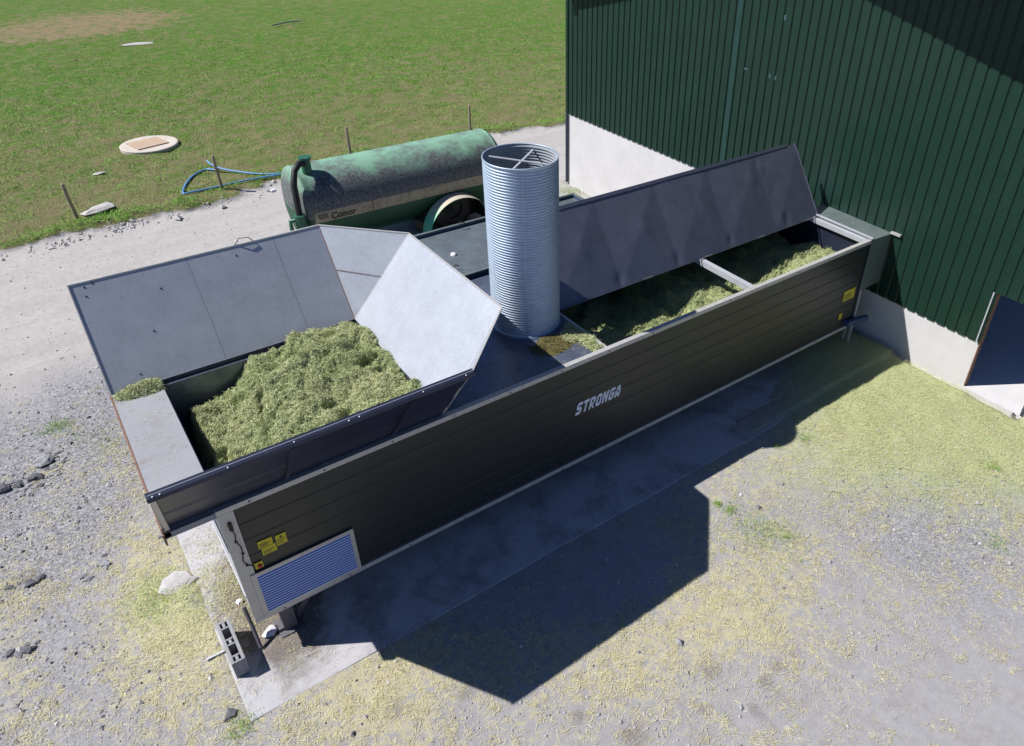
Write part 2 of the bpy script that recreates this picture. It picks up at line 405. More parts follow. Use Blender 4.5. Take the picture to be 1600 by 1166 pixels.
def ground_z(X, Y, S=None, G=None, F=None):
    if S is None: S, G, K, F, B = regions(X, Y)
    z = .006 + (fbm(X*.9, Y*.9, 4, 3)-.5)*.05*sst(.0, .6, 1-G) + .10*sst(.25, .8, G)*(.35+fbm(X*1.8, Y*1.8, 4, 9))
    z = z + S*S*.05*(fbm(X*3, Y*3, 3, 31)) + (fbm(X*5, Y*5, 2, 41)-.5)*.014
    z = z + F*(.06+.16*(fbm(X*.5, Y*.5, 4, 21)-.3)+.11*(fbm(X*1.9, Y*1.9, 3, 23)-.5)*(1-sst(34, 43, Y))*(1-sst(26, 31, X))*sst(-14, -8, X))
    inpad = (X > -.45) & (X < 14.6) & (Y > -.92) & (Y < 4.3)
    cov = sst(8.6, 10.2, X+2.6*(fbm(X*1.1, Y*1.5, 4, 91)-.5))*sst(-.1, -.9, Y) + sst(10.8, 12.4, X+2.8*(fbm(X*1.1, Y*1.1, 4, 92)-.5))
    z = np.where(inpad, np.where(cov > .25, np.maximum(z, .0)+.02+.05*np.clip(cov, 0, 1), -.02), z)
    z = np.where((X > 14.55) & (Y > -4.0) & (Y < 12.9), -.08, z)
    return z

def axis(parts):
    a = []
    for (s, e, st) in parts: a += list(np.arange(s, e, st))
    return np.array(a+[parts[-1][1]])
gx = axis([(-500, -60, 60), (-60, -14, 4), (-14, -6, .5), (-6, 17, .075), (17, 34, .25), (34, 62, .5), (62, 80, 4), (80, 500, 60)])
gy = axis([(-200, -20, 30), (-20, -5, 1), (-5, 8, .075), (8, 24, .14), (24, 46, .28), (46, 60, .7), (60, 120, 5), (120, 700, 60)])
GX, GY = np.meshgrid(gx, gy); gXf, gYf = GX.ravel(), GY.ravel()
rS, rG, rK, rF, rB = regions(gXf, gYf); rD = regions.D
gz = ground_z(gXf, gYf, rS, rG, rF)
nx, ny = len(gx), len(gy); idx = np.arange(nx*ny).reshape(ny, nx)
gq = np.stack([idx[:-1, :-1], idx[:-1, 1:], idx[1:, 1:], idx[1:, :-1]], -1).reshape(-1, 4)

def groundm():
    t = NT('yard_and_field_ground'); S, G, K, F, B = [t.attr(k) for k in 'SGKFB']; R = t.attr('R')
    n1 = t.noise(.8, 6, .6); n2 = t.noise(7, 6, .7); n3 = t.noise(45, 5, .75); n4 = t.noise(160, 3, .7)
    fine = t.math('ADD', t.math('MULTIPLY', n3, .6), t.math('MULTIPLY', n4, .4))
    dust = t.mix(t.ramp(n2, [(.3, 0.0), (.7, 1.0)]), (.268, .262, .266), (.352, .343, .348))
    dust = t.mix(t.math('MULTIPLY', t.ramp(t.math('ADD', t.math('MULTIPLY', t.noise(2.2, 5, .7), .6), t.math('MULTIPLY', n3, .4)), [(.50, 0.0), (.60, 1.0)]), .55), dust, (.24, .21, .20))
    road = t.mix(t.ramp(t.math('ADD', t.math('MULTIPLY', n2, .6), t.math('MULTIPLY', t.noise(1.1, 6, .7, co=t.scale((.35, 1.6, 1))), .4)), [(.38, 0.0), (.62, 1.0)]), (.285, .27, .255), (.42, .40, .375))
    road = t.mix(t.math('MULTIPLY', t.ramp(t.noise(18, 6, .85), [(.50, 0.0), (.66, 1.0)]), .45), road, (.25, .24, .235))
    road = t.mix(t.ramp(fine, [(.35, 0.0), (.65, 1.0)]), road, t.mix(.5, road, (.47, .455, .43)))
    base = t.mix(R, dust, road)
    st = t.voro(32, out='Color'); stv = t.sep(st)[0]; st2 = t.sep(t.voro(60, out='Color'))[1]
    stone = t.ramp(t.math('ADD', t.math('MULTIPLY', stv, .6), t.math('MULTIPLY', st2, .4)), [(.12, (.09, .09, .10)), (.42, (.20, .20, .22)), (.68, (.29, .288, .305)), (.9, (.43, .425, .44))])
    kf = t.ramp(t.math('ADD', K, t.math('MULTIPLY', t.math('SUBTRACT', n2, .5), .9)), [(.25, 0.0), (.75, .85)])
    base = t.mix(kf, base, stone)
    base = t.mix(t.math('MULTIPLY', t.ramp(fine, [(.52, 0.0), (.70, 1.0)]), .35), base, (.50, .485, .47))
    base = t.mix(t.math('MULTIPLY', t.ramp(fine, [(.30, 1.0), (.44, 0.0)]), .35), base, (.14, .135, .14))
    str_ = t.mix(t.noise(90, 3, .8, co=t.scale((1, .35, 1))), (.32, .285, .15), (.58, .535, .315))
    sf = t.ramp(t.math('ADD', t.math('MULTIPLY', S, 1.15), t.math('ADD', t.math('MULTIPLY', t.math('SUBTRACT', n2, .5), 2.4), t.math('MULTIPLY', t.math('SUBTRACT', n3, .5), 2.2))), [(.50, 0.0), (.86, .75)])
    base = t.mix(sf, base, str_)
    grn = t.mix(t.noise(70, 3, .8, co=t.scale((.4, 1, 1))), (.25, .28, .11), (.46, .49, .24))
    gf = t.ramp(t.math('ADD', G, t.math('ADD', t.math('MULTIPLY', t.math('SUBTRACT', n2, .5), .9), t.math('MULTIPLY', t.math('SUBTRACT', n3, .5), 1.0))), [(.2, 0.0), (.75, .85)])
    base = t.mix(gf, base, grn)
    df = t.ramp(t.math('ADD', t.attr('D'), t.math('ADD', t.math('MULTIPLY', t.math('SUBTRACT', n3, .5), 1.8), t.math('MULTIPLY', t.math('SUBTRACT', n2, .5), 1.6))), [(.45, 0.0), (1.0, .55)])
    base = t.mix(df, base, (.10, .082, .075))
    # field
    p1 = t.noise(.22, 6, .65); p2 = t.noise(1.6, 6, .75); p3 = t.noise(11, 6, .8)
    g1 = t.mix(t.ramp(p1, [(.35, 0.0), (.62, 1.0)]), (.150, .215, .042), (.085, .235, .018))
    p25 = t.noise(4.2, 5, .75, dist=.4)
    g1 = t.mix(t.ramp(p25, [(.34, .65), (.50, 0.0)]), g1, (.055, .115, .016))
    g1 = t.mix(t.ramp(p25, [(.52, 0.0), (.70, .5)]), g1, (.21, .34, .055))
    g1 = t.mix(t.ramp(p3, [(.38, 0.0), (.60, 1.0)]), t.mix(.6, g1, (.035, .065, .012)), t.mix(.35, g1, (.20, .38, .045)))
    yx = t.math('MULTIPLY', t.math('SUBTRACT', t.sep()[1], 18.0), .055)
    br = t.ramp(t.math('ADD', t.math('ADD', p2, t.math('MULTIPLY', p3, .5)), t.math('MULTIPLY', t.math('SUBTRACT', 1.0, yx, True), .17)), [(.71, 0.0), (.93, .85)])
    g1 = t.mix(br, g1, t.mix(p3, (.19, .15, .08), (.34, .29, .16)))
    bf = t.ramp(t.math('ADD', B, t.math('ADD', t.math('MULTIPLY', t.math('SUBTRACT', p2, .5), 3.4), t.math('MULTIPLY', t.math('SUBTRACT', p3, .5), 2.4))), [(.45, 0.0), (1.35, .9)])
    g1 = t.mix(bf, g1, t.mix(p3, (.24, .17, .09), (.42, .32, .20)))
    base = t.mix(t.ramp(t.math('ADD', F, t.math('MULTIPLY', t.math('SUBTRACT', p3, .5), .5)), [(.4, 0.0), (.6, 1.0)]), base, g1)
    t.set('Base Color', base); t.set('Roughness', .95); t.set('Specular IOR Level', .2)
    h = t.math('ADD', t.math('ADD', t.math('MULTIPLY', n3, .5), t.math('MULTIPLY', stv, t.math('MULTIPLY', kf, .6))), t.math('MULTIPLY', n4, .25))
    b1 = t.bump(h, .55, .025); t.bump(t.math('MULTIPLY', t.math('ADD', p3, t.noise(28, 4, .8)), F), .8, .12, b1); return t.m
Rr = sst(9.0, 12.5, gYf + gXf*.2 + 2.0*(fbm(gXf*.5, gYf*.5, 3, 77)-.5) + np.where(gXf < 1, 2.6, 0))*(1-rF)
g = arrmesh('ground', np.stack([gXf, gYf, gz], -1), gq, groundm(), attrs=dict(S=rS, G=rG, K=rK, F=rF, B=rB, R=Rr, D=rD), smooth=True)
tag(g, kind='structure')
mb = MB(); mb.slab([(-.52, -1.0, .03), (14.6, -1.0, .03), (14.6, 4.4, .03), (-.52, 4.4, .03)], .2)
o = mb.build('concrete_slab', M['pad'], bevel=.012); tag(o, kind='structure')

# ------------------------------------------------------------ scatter helpers
def blades(name, X, Y, Z, L, Wd, mat, rnd, tilt=.35, azim=None, parent=None, bend=False):
    n = len(X); a = RNG.uniform(0, 2*np.pi, n) if azim is None else azim
    el = RNG.normal(0, tilt, n); d = np.stack([np.cos(a)*np.cos(el), np.sin(a)*np.cos(el), np.sin(el)], -1)
    s = np.stack([-np.sin(a), np.cos(a), RNG.normal(0, .5, n)], -1); s /= np.linalg.norm(s, axis=1)[:, None]
    P = np.stack([X, Y, Z], -1); L = np.broadcast_to(L, n)[:, None]; Wd = np.broadcast_to(Wd, n)[:, None]
    V = np.stack([P-d*L/2-s*Wd/2, P+d*L/2-s*Wd*.35, P+d*L/2+s*Wd*.35, P-d*L/2+s*Wd/2], 1)
    V[:, :, 2] += np.abs(d[:, 2:3])*L*.3
    q = np.arange(n*4).reshape(n, 4)
    return arrmesh(name, V, q, mat, parent, dict(rnd=np.repeat(rnd, 4)))

def blocked(X, Y):
    return ((X > 14.6) & (Y > -2.7)) | ((X > 14.55) & (Y < -2.6) & (Y > -4.2)) | ((X > 14.7) & (Y > -4.2))
def sample(n, xr, yr, wf):
    X = RNG.uniform(*xr, n); Y = RNG.uniform(*yr, n); w = wf(X, Y); k = (RNG.uniform(0, 1, n) < w) & ~blocked(X, Y)
    return X[k], Y[k]
def padz(X, Y):
    z = ground_z(X, Y)
    on = (X > -.52) & (X < 14.6) & (Y > -1.0) & (Y < 4.4)
    return np.where(on, np.maximum(z, .034), z)
def wS(X, Y):
    S, G, K, F, B = regions(X, Y); n = fbm(X*2.2, Y*2.2, 4, 51); n2 = fbm(X*8, Y*8, 3, 52)
    n3 = fbm(X*4.5, Y*4.5, 3, 53)
    n4 = fbm(X*14, Y*14, 2, 58)
    w = sst(.34, .95, S*1.0+(n-.5)*1.3+(n3-.5)*1.3+(n2-.5)*1.1+(n4-.5)*.9)*.85 + S*.10 + .12*(Y < 7)*sst(.42, .62, fbm(X*2.5, Y*2.5, 4, 57))
    onpad = (X > -.55) & (X < 14.6) & (Y > -1.02) & (ground_z(X, Y) < .03)
    w = np.where(onpad, w*.04, w)
    q = at(345, 920); lit = np.exp(-(((X-q[0])/.5)**2+((Y-q[1])/1.2)**2)); w = np.maximum(w, lit*.8*sst(.35, .6, n))
    return w
X, Y = sample(1050000, (-6, 16), (-7, 9), wS)
blades('straw_litter', X, Y, padz(X, Y)+.006+RNG.uniform(0, .014, len(X)), RNG.choice([.02, .035, .055, .09], len(X))*RNG.uniform(.7, 1.3, len(X)), RNG.uniform(.0022, .0050, len(X)), M['straw'], RNG.uniform(0, 1, len(X)), .12, azim=2.2+7*(fbm(X*.7, Y*.7, 3, 55)-.5)+RNG.normal(0, 1.0, len(X)))
tag(D.objects['straw_litter'], 'dry yellow straw and chopped stalks strewn over the yard gravel', 'straw', kind='stuff')
def wG(X, Y):
    S, G, K, F, B = regions(X, Y); n = fbm(X*2.2, Y*2.2, 4, 61)
    w = sst(.1, 1.15, G*1.1+(n-.5)*1.0+(fbm(X*7, Y*7, 3, 62)-.5)*.7)
    q = at(330, 925); w = np.maximum(w, .7*np.exp(-(((X-q[0])/.6)**2+((Y-q[1])/.8)**2))*sst(.3, .6, n))
    return np.where((X > -.5) & (Y > -1) & (ground_z(X, Y) < .03) & ~((X < .1) & (Y < 3)), w*.05, w)
X, Y = sample(560000, (-6, 18), (-6, 6), wG)
blades('silage_litter', X, Y, padz(X, Y)+.01+RNG.uniform(0, .03, len(X)), RNG.uniform(.02, .07, len(X)), RNG.uniform(.0025, .0055, len(X)), M['fresh'], RNG.uniform(0, 1, len(X)), .2)
tag(D.objects['silage_litter'], 'pale green chopped silage trodden into the ground below the barn wall', 'silage', kind='stuff')

# gravel stones
def wK(X, Y):
    S, G, K, F, B = regions(X, Y); n = fbm(X*1.5, Y*1.5, 4, 71)
    e = np.exp(-((Y-grass_edge(X)+.45)/.22)**2)*sst(.35, .6, fbm(X*.8, Y*.8, 2, 72))*(X < 14)
    w = sst(.2, 1.0, K*1.1+(n-.5)*.8)*.9*(1-F) + .05*(1-F) + .06*(Y > 9)*(1-F)*sst(.35, .65, n)
    w = np.where((X > -.55) & (X < 9.9) & (Y > -1.02) & (Y < 4.5), .006, w)
    return np.maximum(w, e*2.2)
X, Y = sample(130000, (-8, 20), (-6, 20), wK)
n = len(X); r = np.exp(RNG.normal(math.log(.013), .5, n)); edge = np.abs(Y-grass_edge(X)+.45) < .5
r = np.where(edge, r*2.6, r)
octv = np.array([(1,0,0),(0,1,0),(-1,0,0),(0,-1,0),(0,0,1),(0,0,-1)], float); octf = np.array([(0,1,4),(1,2,4),(2,3,4),(3,0,4),(1,0,5),(2,1,5),(3,2,5),(0,3,5)])
V = octv[None]*RNG.uniform(.6, 1.35, (n, 6, 1))*r[:, None, None]*np.array([1, 1, .6]); a = RNG.uniform(0, 6.28, n); ca, sa = np.cos(a)[:, None], np.sin(a)[:, None]
V = np.stack([V[..., 0]*ca-V[..., 1]*sa*.8, V[..., 0]*sa+V[..., 1]*ca*.8, V[..., 2]], -1)+np.stack([X, Y, padz(X, Y)+r*.3], -1)[:, None]
Fq = (octf[None]+6*np.arange(n)[:, None, None]).reshape(-1, 3)
e_ = [(60, 745, .5, 26), (15, 760, .3, 8), (85, 715, .35, 14), (50, 1015, .3, 5), (160, 880, .5, 4)]
for (px, py, rad, cnt) in e_:
    c0 = at(px, py); k0 = RNG.integers(0, n, cnt); dx = RNG.normal(0, rad*.5, cnt); dy = RNG.normal(0, rad*.4, cnt); f = RNG.uniform(1.6, 3.8, cnt)
    cen = V[k0].mean(1); V[k0] = (V[k0]-cen[:, None])*np.array([1.3, .9, .45])*(f*.022/np.maximum(r[k0], .004))[:, None, None]
    gx0, gy0 = c0[0]+dx, c0[1]+dy; V[k0] += np.stack([gx0, gy0, padz(gx0, gy0)+.015], -1)[:, None]; Y[k0] = -50
rp = np.clip(RNG.normal(.55, .25, n)+np.where(Y > 9, .4, 0), 0, 1); rp = np.where(Y < -40, RNG.uniform(0, .55, n), rp)
arrmesh('gravel', V, Fq, M['pebble'], attrs=dict(rnd=np.repeat(rp, 6)))
tag(D.objects['gravel'], 'loose grey crushed stones scattered over the yard and along the track', 'gravel', kind='stuff')

# grass blades of the field
n = 330000
u = RNG.uniform(0, 1, n); Y = 17+38*u**1.5; X = RNG.uniform(-7, 32, n)
S_, G_, K_, F_, B_ = regions(X, Y); dry = fbm(X*.9, Y*.9, 4, 81)
k = (F_ > .45) & (RNG.uniform(0, 1, n) < (1-.75*sst(.3, .8, B_))) & ~((X > 13.3) & (Y < 13.5)) & (RNG.uniform(0, 1, n) < (1-sst(20, 50, Y))*(.25+.75*sst(.35, .62, fbm(X*1.6, Y*1.6, 4, 83))))
X, Y, dry, F_ = X[k], Y[k], dry[k], F_[k]; z = ground_z(X, Y)
rr = np.clip(RNG.uniform(0, .72, len(X))+sst(.42, .68, dry)*.36*np.clip(1.25-(Y-17)/22, .15, 1), 0, 1)
lush = np.exp(-((Y-grass_edge(X)-.2)/.35)**2)
Lb = RNG.uniform(.03, .075, len(X))*(1+2.0*lush)*(.7+.9*sst(.4, .65, fbm(X*2.1, Y*2.1, 3, 85))); blades('grass', X, Y, z+Lb*.3, Lb, .009+.0005*(Y-15), M['grassb'], rr*(1-.5*lush), .75)
tag(D.objects['grass'], 'short green field grass with dry brown tufts', 'grass', kind='stuff')
# weeds in the yard
wx = []; 
for (px, py, rad, cnt) in ((1190, 832, .45, 500), (1160, 815, .5, 200), (1230, 860, .5, 150), (1140, 800, .12, 150), (1255, 690, .15, 150), (160, 690, .6, 260), (130, 680, .5, 160), (235, 950, .5, 420), (250, 930, .6, 250), (377, 1140, .22, 260), (1550, 735, .15, 160), (1555, 850, .25, 200),
      (80, 672, .3, 300), (340, 735, .1, 0), (885, 300, .5, 500), (900, 300, .5, 500), (1228, 842, .15, 120), (1120, 790, .08, 120), (215, 598, .1, 0), (100, 665, .25, 250), (1215, 700, .12, 60)):
    q = at(px, py); wx.append(np.stack([RNG.normal(q[0], rad*.5, cnt), RNG.normal(q[1], rad*.5, cnt)], -1))
wx = np.concatenate(wx); kk = ~blocked(wx[:, 0], wx[:, 1]); X, Y = wx[kk, 0], wx[kk, 1]
blades('weeds', X, Y, padz(X, Y)+.03, RNG.uniform(.03, .08, len(X)), .005, M['grassb'], np.clip(RNG.normal(.55, .35, len(X)), 0, 1), .7)
tag(D.objects['weeds'], 'small green weeds growing in patches through the yard gravel', 'weeds', kind='stuff')

# ------------------------------------------------------------ barn
BX = 14.69; BY0, BY1 = -4.1, 12.78; AP = 4.65; ZE, ZA = 7.97, 10.12; PALE_Y = 5.46-4.3
M['clad'] = cladding()
barn = thing('barn', (BX, 4.3, 0), 'large farm barn with green box profile cladding over pale concrete walls', 'barn')
def roofz(y): return ZA-(ZA-ZE)/(13.17-AP)*abs(y-AP)
mb = MB(); STEP = 4.2
mb.box((BX, STEP, -.3), (BX+.18, BY1, 2.50)); mb.box((BX+.0, -2.65, -.3), (BX+.18, STEP-.002, 1.32)); mb.box((BX, BY0, -.3), (BX+.18, -3.98, 1.32))
mb.box((BX+.2, BY1-.2, -.3), (32, BY1, 2.5)); mb.box((30.5, BY0, -.3), (31.79, BY0+.2, 2.5)); mb.box((31.8, BY0+.2, -.3), (32, BY1-.2, 2.5))
mb.build('concrete_wall', M['wallconc'], barn)
# joint pilaster by the doorway
mb = MB(); mb.box((BX-.012, -2.65, 0), (BX-.001, -2.38, 1.26)); mb.build('door_pier', M['wallconc'], barn)
# cladding: profiled sheets following the gable
def clad_sheet(y0, y1, zb, ztop, x=BX, pitch=.255):
    vs = []; fs = []; y = y0; pr = []
    prof = [(0, .030), (.168, .030), (.188, .003), (.196, 0), (.214, 0), (.222, .003), (.242, .030)]
    base = math.floor(y0/pitch)*pitch; k = 0
    while base+k*pitch < y1+pitch:
        for a_, h in prof:
            yy = base+k*pitch+a_
            if y0 <= yy <= y1: pr.append((yy, h))
        k += 1
    pr = [(y0, pr[0][1])]+pr+[(y1, pr[-1][1])]
    m_ = MB(); n_ = len(pr)
    for th in (0, .004):
        for yy, h in pr: m_.v.append((x-.012-h+th, yy, zb)); m_.v.append((x-.012-h+th, yy, ztop(yy)))
    for i in range(n_-1):
        a = 2*i; m_.f.append((a, a+1, a+3, a+2)); b = 2*n_+2*i; m_.f.append((b, b+2, b+3, b+1))
    m_.sm = [False]*len(m_.f)
    return m_
m1 = clad_sheet(STEP, BY1+.03, 2.455, lambda y: roofz(y)-.12)
m2 = clad_sheet(-2.66, STEP-.001, 1.274, lambda y: roofz(y)-.12)
m3 = clad_sheet(-3.97, -2.661, 2.52, lambda y: roofz(y)-.12)
m4 = clad_sheet(BY0-.03, -3.971, 1.274, lambda y: roofz(y)-.12)
for q in (m2, m3, m4): m1.add(q.v, q.f)
m1.build('cladding', M['clad'], barn)
mb = MB(); mb.box((BX+.2, BY1-.001+.0, 2.5), (32, BY1+.03, ZE-.02)); mb.box((31.9, BY0+.05, 2.5), (32.02, BY1-.05, ZE)); mb.build('side_cladding', M['clad'], barn)
for px_ in (19.5, 24.5, 29.5):  # unseen side left open so sky light reaches the floor; posts added
    mb = MB(); mb.box((px_-.1, BY0+.05, 0), (px_+.1, BY0+.25, ZE-.15)); mb.build('roof_post', M['barnframe'], barn)
mb = MB(); mb.box((BX-.055, BY1-.06, 2.45), (BX+.14, BY1+.05, ZE-.1)); mb.build('corner_trim', M['clad'], barn)
mb = MB(); mb.tube([(BX-.06, BY1-.02, 0), (BX-.06, BY1-.02, 2.45)], .045, 12); mb.build('downpipe', M['barnframe'], barn)
mb = MB(); mb.slab([(BX-.002+.0, BY0, -.3), (BX+.16, BY0, -.3), (BX+.16, BY1, -.3), (BX-.002, BY1, -.3)], .01)
mb = MB(); mb.box((BX-.02, -2.675, .1), (BX+.11, -2.655, 2.50)); mb.build('door_jamb', M['rust'], barn)
mb = MB(); mb.box((BX-.075, -2.612, 1.29), (BX-.052, -2.585, 2.52)); mb.build('door_trim', M['galv'], barn)
mb = MB(); mb.box((BX-.04, -4.02, .1), (BX+.2, -3.97, 2.50)); mb.build('door_jamb', M['barnframe'], barn)
mb = MB(); mb.box((BX+.0, -3.97, 2.50), (BX+.2, -2.66, 2.62)); mb.build('door_lintel', M['barnframe'], barn)
mb = MB(); mb.box((BX-.06, BY0, -.3), (31.8, BY1-.2, .10)); mb.box((BX-.06, -4.3, -.3), (BX+.3, BY0, .0))
fl = MB(); fl.box((BX-.05, -4.02, -.2), (BX+.2, -2.64, .099)); fl.box((BX+.19, BY0+.21, -.2), (31.79, BY1-.21, .10)); fl.build('floor', M['wallconc'], barn)
mb = MB(); EV = .39
for s, ye in ((1, BY1+EV), (-1, BY0-.03-EV)):
    z1 = roofz(ye); mb.slab([(BX-1.6, AP, ZA+.06), (32.3, AP, ZA+.06), (32.3, ye, z1+.06), (BX-1.6, ye, z1+.06)][::(1 if s < 0 else 1)], .06, (0, 0, 1))
mb.build('roof', M['flap_dark'], barn)
mb = MB()
for ye in (BY1+EV+.005, ):
    z1 = roofz(ye); mb.box((BX-1.6, ye, z1-.18), (32.3, ye+.14, z1-.02))
mb.build('gutter', M['barnframe'], barn)
# scuffed patches where sheets were repaired
mb = MB()
for (px, py, w, h) in ((1166, 108, .26, .05), (1203, 119, .12, .09), (1212, 122, .1, .11), (1227, 28, .14, .12)):
    c, d_ = CAM, Fv+Rv*((px-PPX)/FPX)-Uv*((py-PPY)/FPX); t_ = (BX-.05-c[0])/d_[0]; q = c+t_*d_
    mb = MB(); mb.box((BX-.052, q[1]-w/4, q[2]-h/2), (BX-.047, q[1]+w/4, q[2]+h/2)); mb.build('scuff_mark', M['scuff'], barn)
# hook bracket at the near door jamb
q = at(1588, 655); mb = MB()
mb.tube([(q[0]-.02, q[1]-.1+.2*0, .06), (q[0]-.10, q[1]-.05, .05), (q[0]-.13, q[1]+.02, .05), (q[0]-.08, q[1]+.08, .08), (q[0]-.02, q[1]+.09, .12)], .028, 8)
o = mb.build('door_stop', M['darkstone']); tag(o, 'small curved dark metal door stop on the ground at the barn doorway corner', 'door stop')

# ------------------------------------------------------------ the dryer
L_ = 13.84; ZT = 2.91; ZB = .66; YB = 3.5
dry = thing('forage_dryer', (0, 0, 0), 'long dark steel forage dryer on legs with flared loading hopper and round exhaust duct', 'forage dryer')
# shell: ribbed front panel
mb = MB(); nseam = 7; prof = []
zz0, zz1 = ZB+.075, ZT-.085; hgt = (zz1-zz0)/nseam
for k in range(nseam):
    z = zz0+k*hgt; prof += [(z+.0, .007), (z+.010, .001), (z+hgt*.5, 0.0), (z+hgt-.010, .001)]
prof += [(zz1, .011)]
vs = []
for x in (.2, L_-.02):
    for z, d in prof: vs.append((x, .012+d, z))
n_ = len(prof); mb.add(vs, [(i, n_+i, n_+i+1, i+1) for i in range(n_-1)])
mb.box((.02, .034, ZB+.01), (L_-.02, .06, ZT-.09)); mb.build('front_panel', M['panel'], dry)
mb = MB(); mb.box((-.01, -.012, ZT-.085), (L_+.02, .085, ZT)); mb.build('top_rail', M['galv_rail'], dry, .006)
mb = MB(); mb.box((-.01, -.012, ZB-.01), (L_+.02, .085, ZB+.07)); mb.build('bottom_rail', M['galv_rail'], dry, .006)
mb = MB(); mb.box((-.01, -.01, ZB+.071), (.19, .033, ZT-.086)); mb.build('corner_post', M['galv_rail'], dry, .004)
mb = MB(); mb.box((0, .086, ZB), (.03, YB, ZT-.10)); e = mb.build('end_panel', M['galv'], dry)
mb = MB(); mb.box((-.012, .2, 1.95), (-.002, 3.0, 2.02)); mb.box((-.012, .2, 1.0), (-.002, 3.0, 1.05)); mb.build('end_rib', M['galv'], dry)
# body shell behind: back wall, floor, inner walls
mb = MB(); mb.box((.03, YB-.04, ZB), (L_, YB, ZT-.05)); mb.build('back_panel', M['flap_dark'], dry)
mb = MB(); mb.box((.03, .087, ZB+.0), (L_, YB-.041, ZB+.05)); mb.build('floor', M['leg'], dry)
mb = MB(); mb.box((L_, .0, ZB), (L_+.05, YB, ZT-.02)); mb.build('end_panel', M['flap_dark'], dry)
mb = MB(); mb.box((3.29, .087, ZB+.06), (3.33, YB-.042, ZT-.1)); mb.build('bulkhead', M['deck'], dry); mb = MB(); mb.box((6.36, .087, ZB+.06), (6.40, YB-.042, ZT-.1)); mb.build('bulkhead', M['deck'], dry)
# hopper lining under the flaps
mb = MB(); mb.box((.03, 3.40, 1.4), (3.29, 3.455, 2.80)); mb.build('hopper_liner', M['deck'], dry)
mb = MB(); mb.box((.075, .09, 1.4), (.10, 3.39, 2.74)); mb.build('hopper_liner', M['deck'], dry)
# deck between hopper and trough, rear half roof
mb = MB(); mb.box((3.28, .086, 2.82), (6.40, YB+.05, 2.865)); mb.build('roof_deck', M['deck'], dry)
mb = MB(); mb.box((6.401, 1.86, 2.84), (L_, YB+.05, 2.885)); mb.build('roof_deck', M['deck'], dry)
mb = MB(); mb.box((6.34, .09, 2.866), (6.40, 1.98, 2.90)); mb.build('deck_edge', M['galv_rail'], dry)
# cross beams
for bx in (10.08, ):
    mb = MB(); mb.box((bx-.05, .086, 2.77), (bx+.05, 1.85, 2.905)); mb.build('cross_beam', M['galv'], dry, .004)
mb = MB(); mb.box((L_-.09, .086, 2.80), (L_-.002, 1.85, 2.915)); mb.build('cross_beam', M['galv'], dry, .004)
# steel loading shelf at the hopper's left end
mb = MB(); mb.box((-.60, .02, 2.78), (.078, 3.46, 2.868)); mb.build('loading_shelf', M['deckc'], dry)
mb = MB(); mb.box((-.625, .0, 2.70), (-.602, 3.48, 2.875)); mb.build('shelf_edge', M['rust'], dry)
# hopper walls
T = dict(bl=(-.58, 4.546, 4.304), br=(3.281, 4.546, 4.304), rb=(4.441, 3.327, 4.304), rf=(4.441, .213, 4.304), fr=(3.281, -.952, 4.304), fl=(-.58, -.952, 4.304))
Bq = dict(bl=(-.60, 3.47, 2.885), br=(3.27, 3.47, 2.885), fr=(3.27, .12, 2.885), fl=(-.60, .12, 2.885))
th = .018
def wall(name, pts, mat, n, lab=None):
    m_ = MB(); m_.slab(pts, th, n); return m_.build(name, mat, dry, 0, lab)
def nrm(a, b, c, toward):
    n = (Vector(b)-Vector(a)).cross(Vector(c)-Vector(a)).normalized(); return n if n.dot(Vector(toward)-Vector(a)) > 0 else -n
mid = (1.6, 1.8, 4.5)
wb = wall('hopper_wall', [Bq['bl'], Bq['br'], T['br'], T['bl']], M['flap_seam'], nrm(Bq['bl'], Bq['br'], T['br'], mid), 'back hopper wall in shade with welded seams')
wr = wall('hopper_wall', [Bq['br'], Bq['fr'], T['rf'], T['rb']], M['flap_in'], nrm(Bq['br'], Bq['fr'], T['rf'], mid), 'brightly sunlit right hopper wall')
wc = wall('hopper_wall', [Bq['br'], T['rb'], T['br']], M['flap_in'], nrm(Bq['br'], T['rb'], T['br'], mid), 'triangular back corner piece of the hopper')
wc2 = wall('hopper_wall', [Bq['fr'], T['fr'], T['rf']], M['flap_in'], nrm(Bq['fr'], T['fr'], T['rf'], mid), 'triangular front corner piece of the hopper')
wf = wall('hopper_wall', [Bq['fl'], T['fl'], T['fr'], Bq['fr']], M['flap_in'], nrm(Bq['fl'], T['fl'], T['fr'], mid), 'front hopper wall')
# dark painted outside of the front hopper wall with folds, flanges and stiffeners
fn = nrm(Bq['fl'], T['fl'], T['fr'], mid); out = -fn
def fw(u, v, d=0):      # u along x, v from base 0 to top 1, d outward
    p = Vector((-.58+(3.281+.58)*u, .12+(-.952-.12)*v, 2.885+(4.304-2.885)*v)); return p+out*d
mb = MB()
vs = []; pr = [(.0, .021), (.22, .021), (.26, .038), (.44, .038), (.48, .022), (.68, .022), (.72, .042), (.92, .042), (.96, .022), (1.0, .022)]
for u in (0.015, .985):
    for v, d in pr: vs.append(fw(u, v, d))
mb.add(vs, [(i, i+1, len(pr)+i+1, len(pr)+i) for i in range(len(pr)-1)]); mb.build('outer_sheet', M['flap_dark'], wf)
mb = MB(); mb.slab([fw(-.004, 1.0, .0)+Vector((0, .03, .012)), fw(1.004, 1.0, .0)+Vector((0, .03, .012)), fw(1.004, 1.0, .06)+Vector((0, 0, .012)), fw(-.004, 1.0, .06)+Vector((0, 0, .012))], .05, (0, 0, 1)); mb.build('rim', M['flap_dark'], wf, .004)
mb = MB(); mb.bar(fw(.008, -.02, .03), fw(.008, .985, .03), .05, .07, out); mb.build('end_flange', M['galv_rail'], wf)
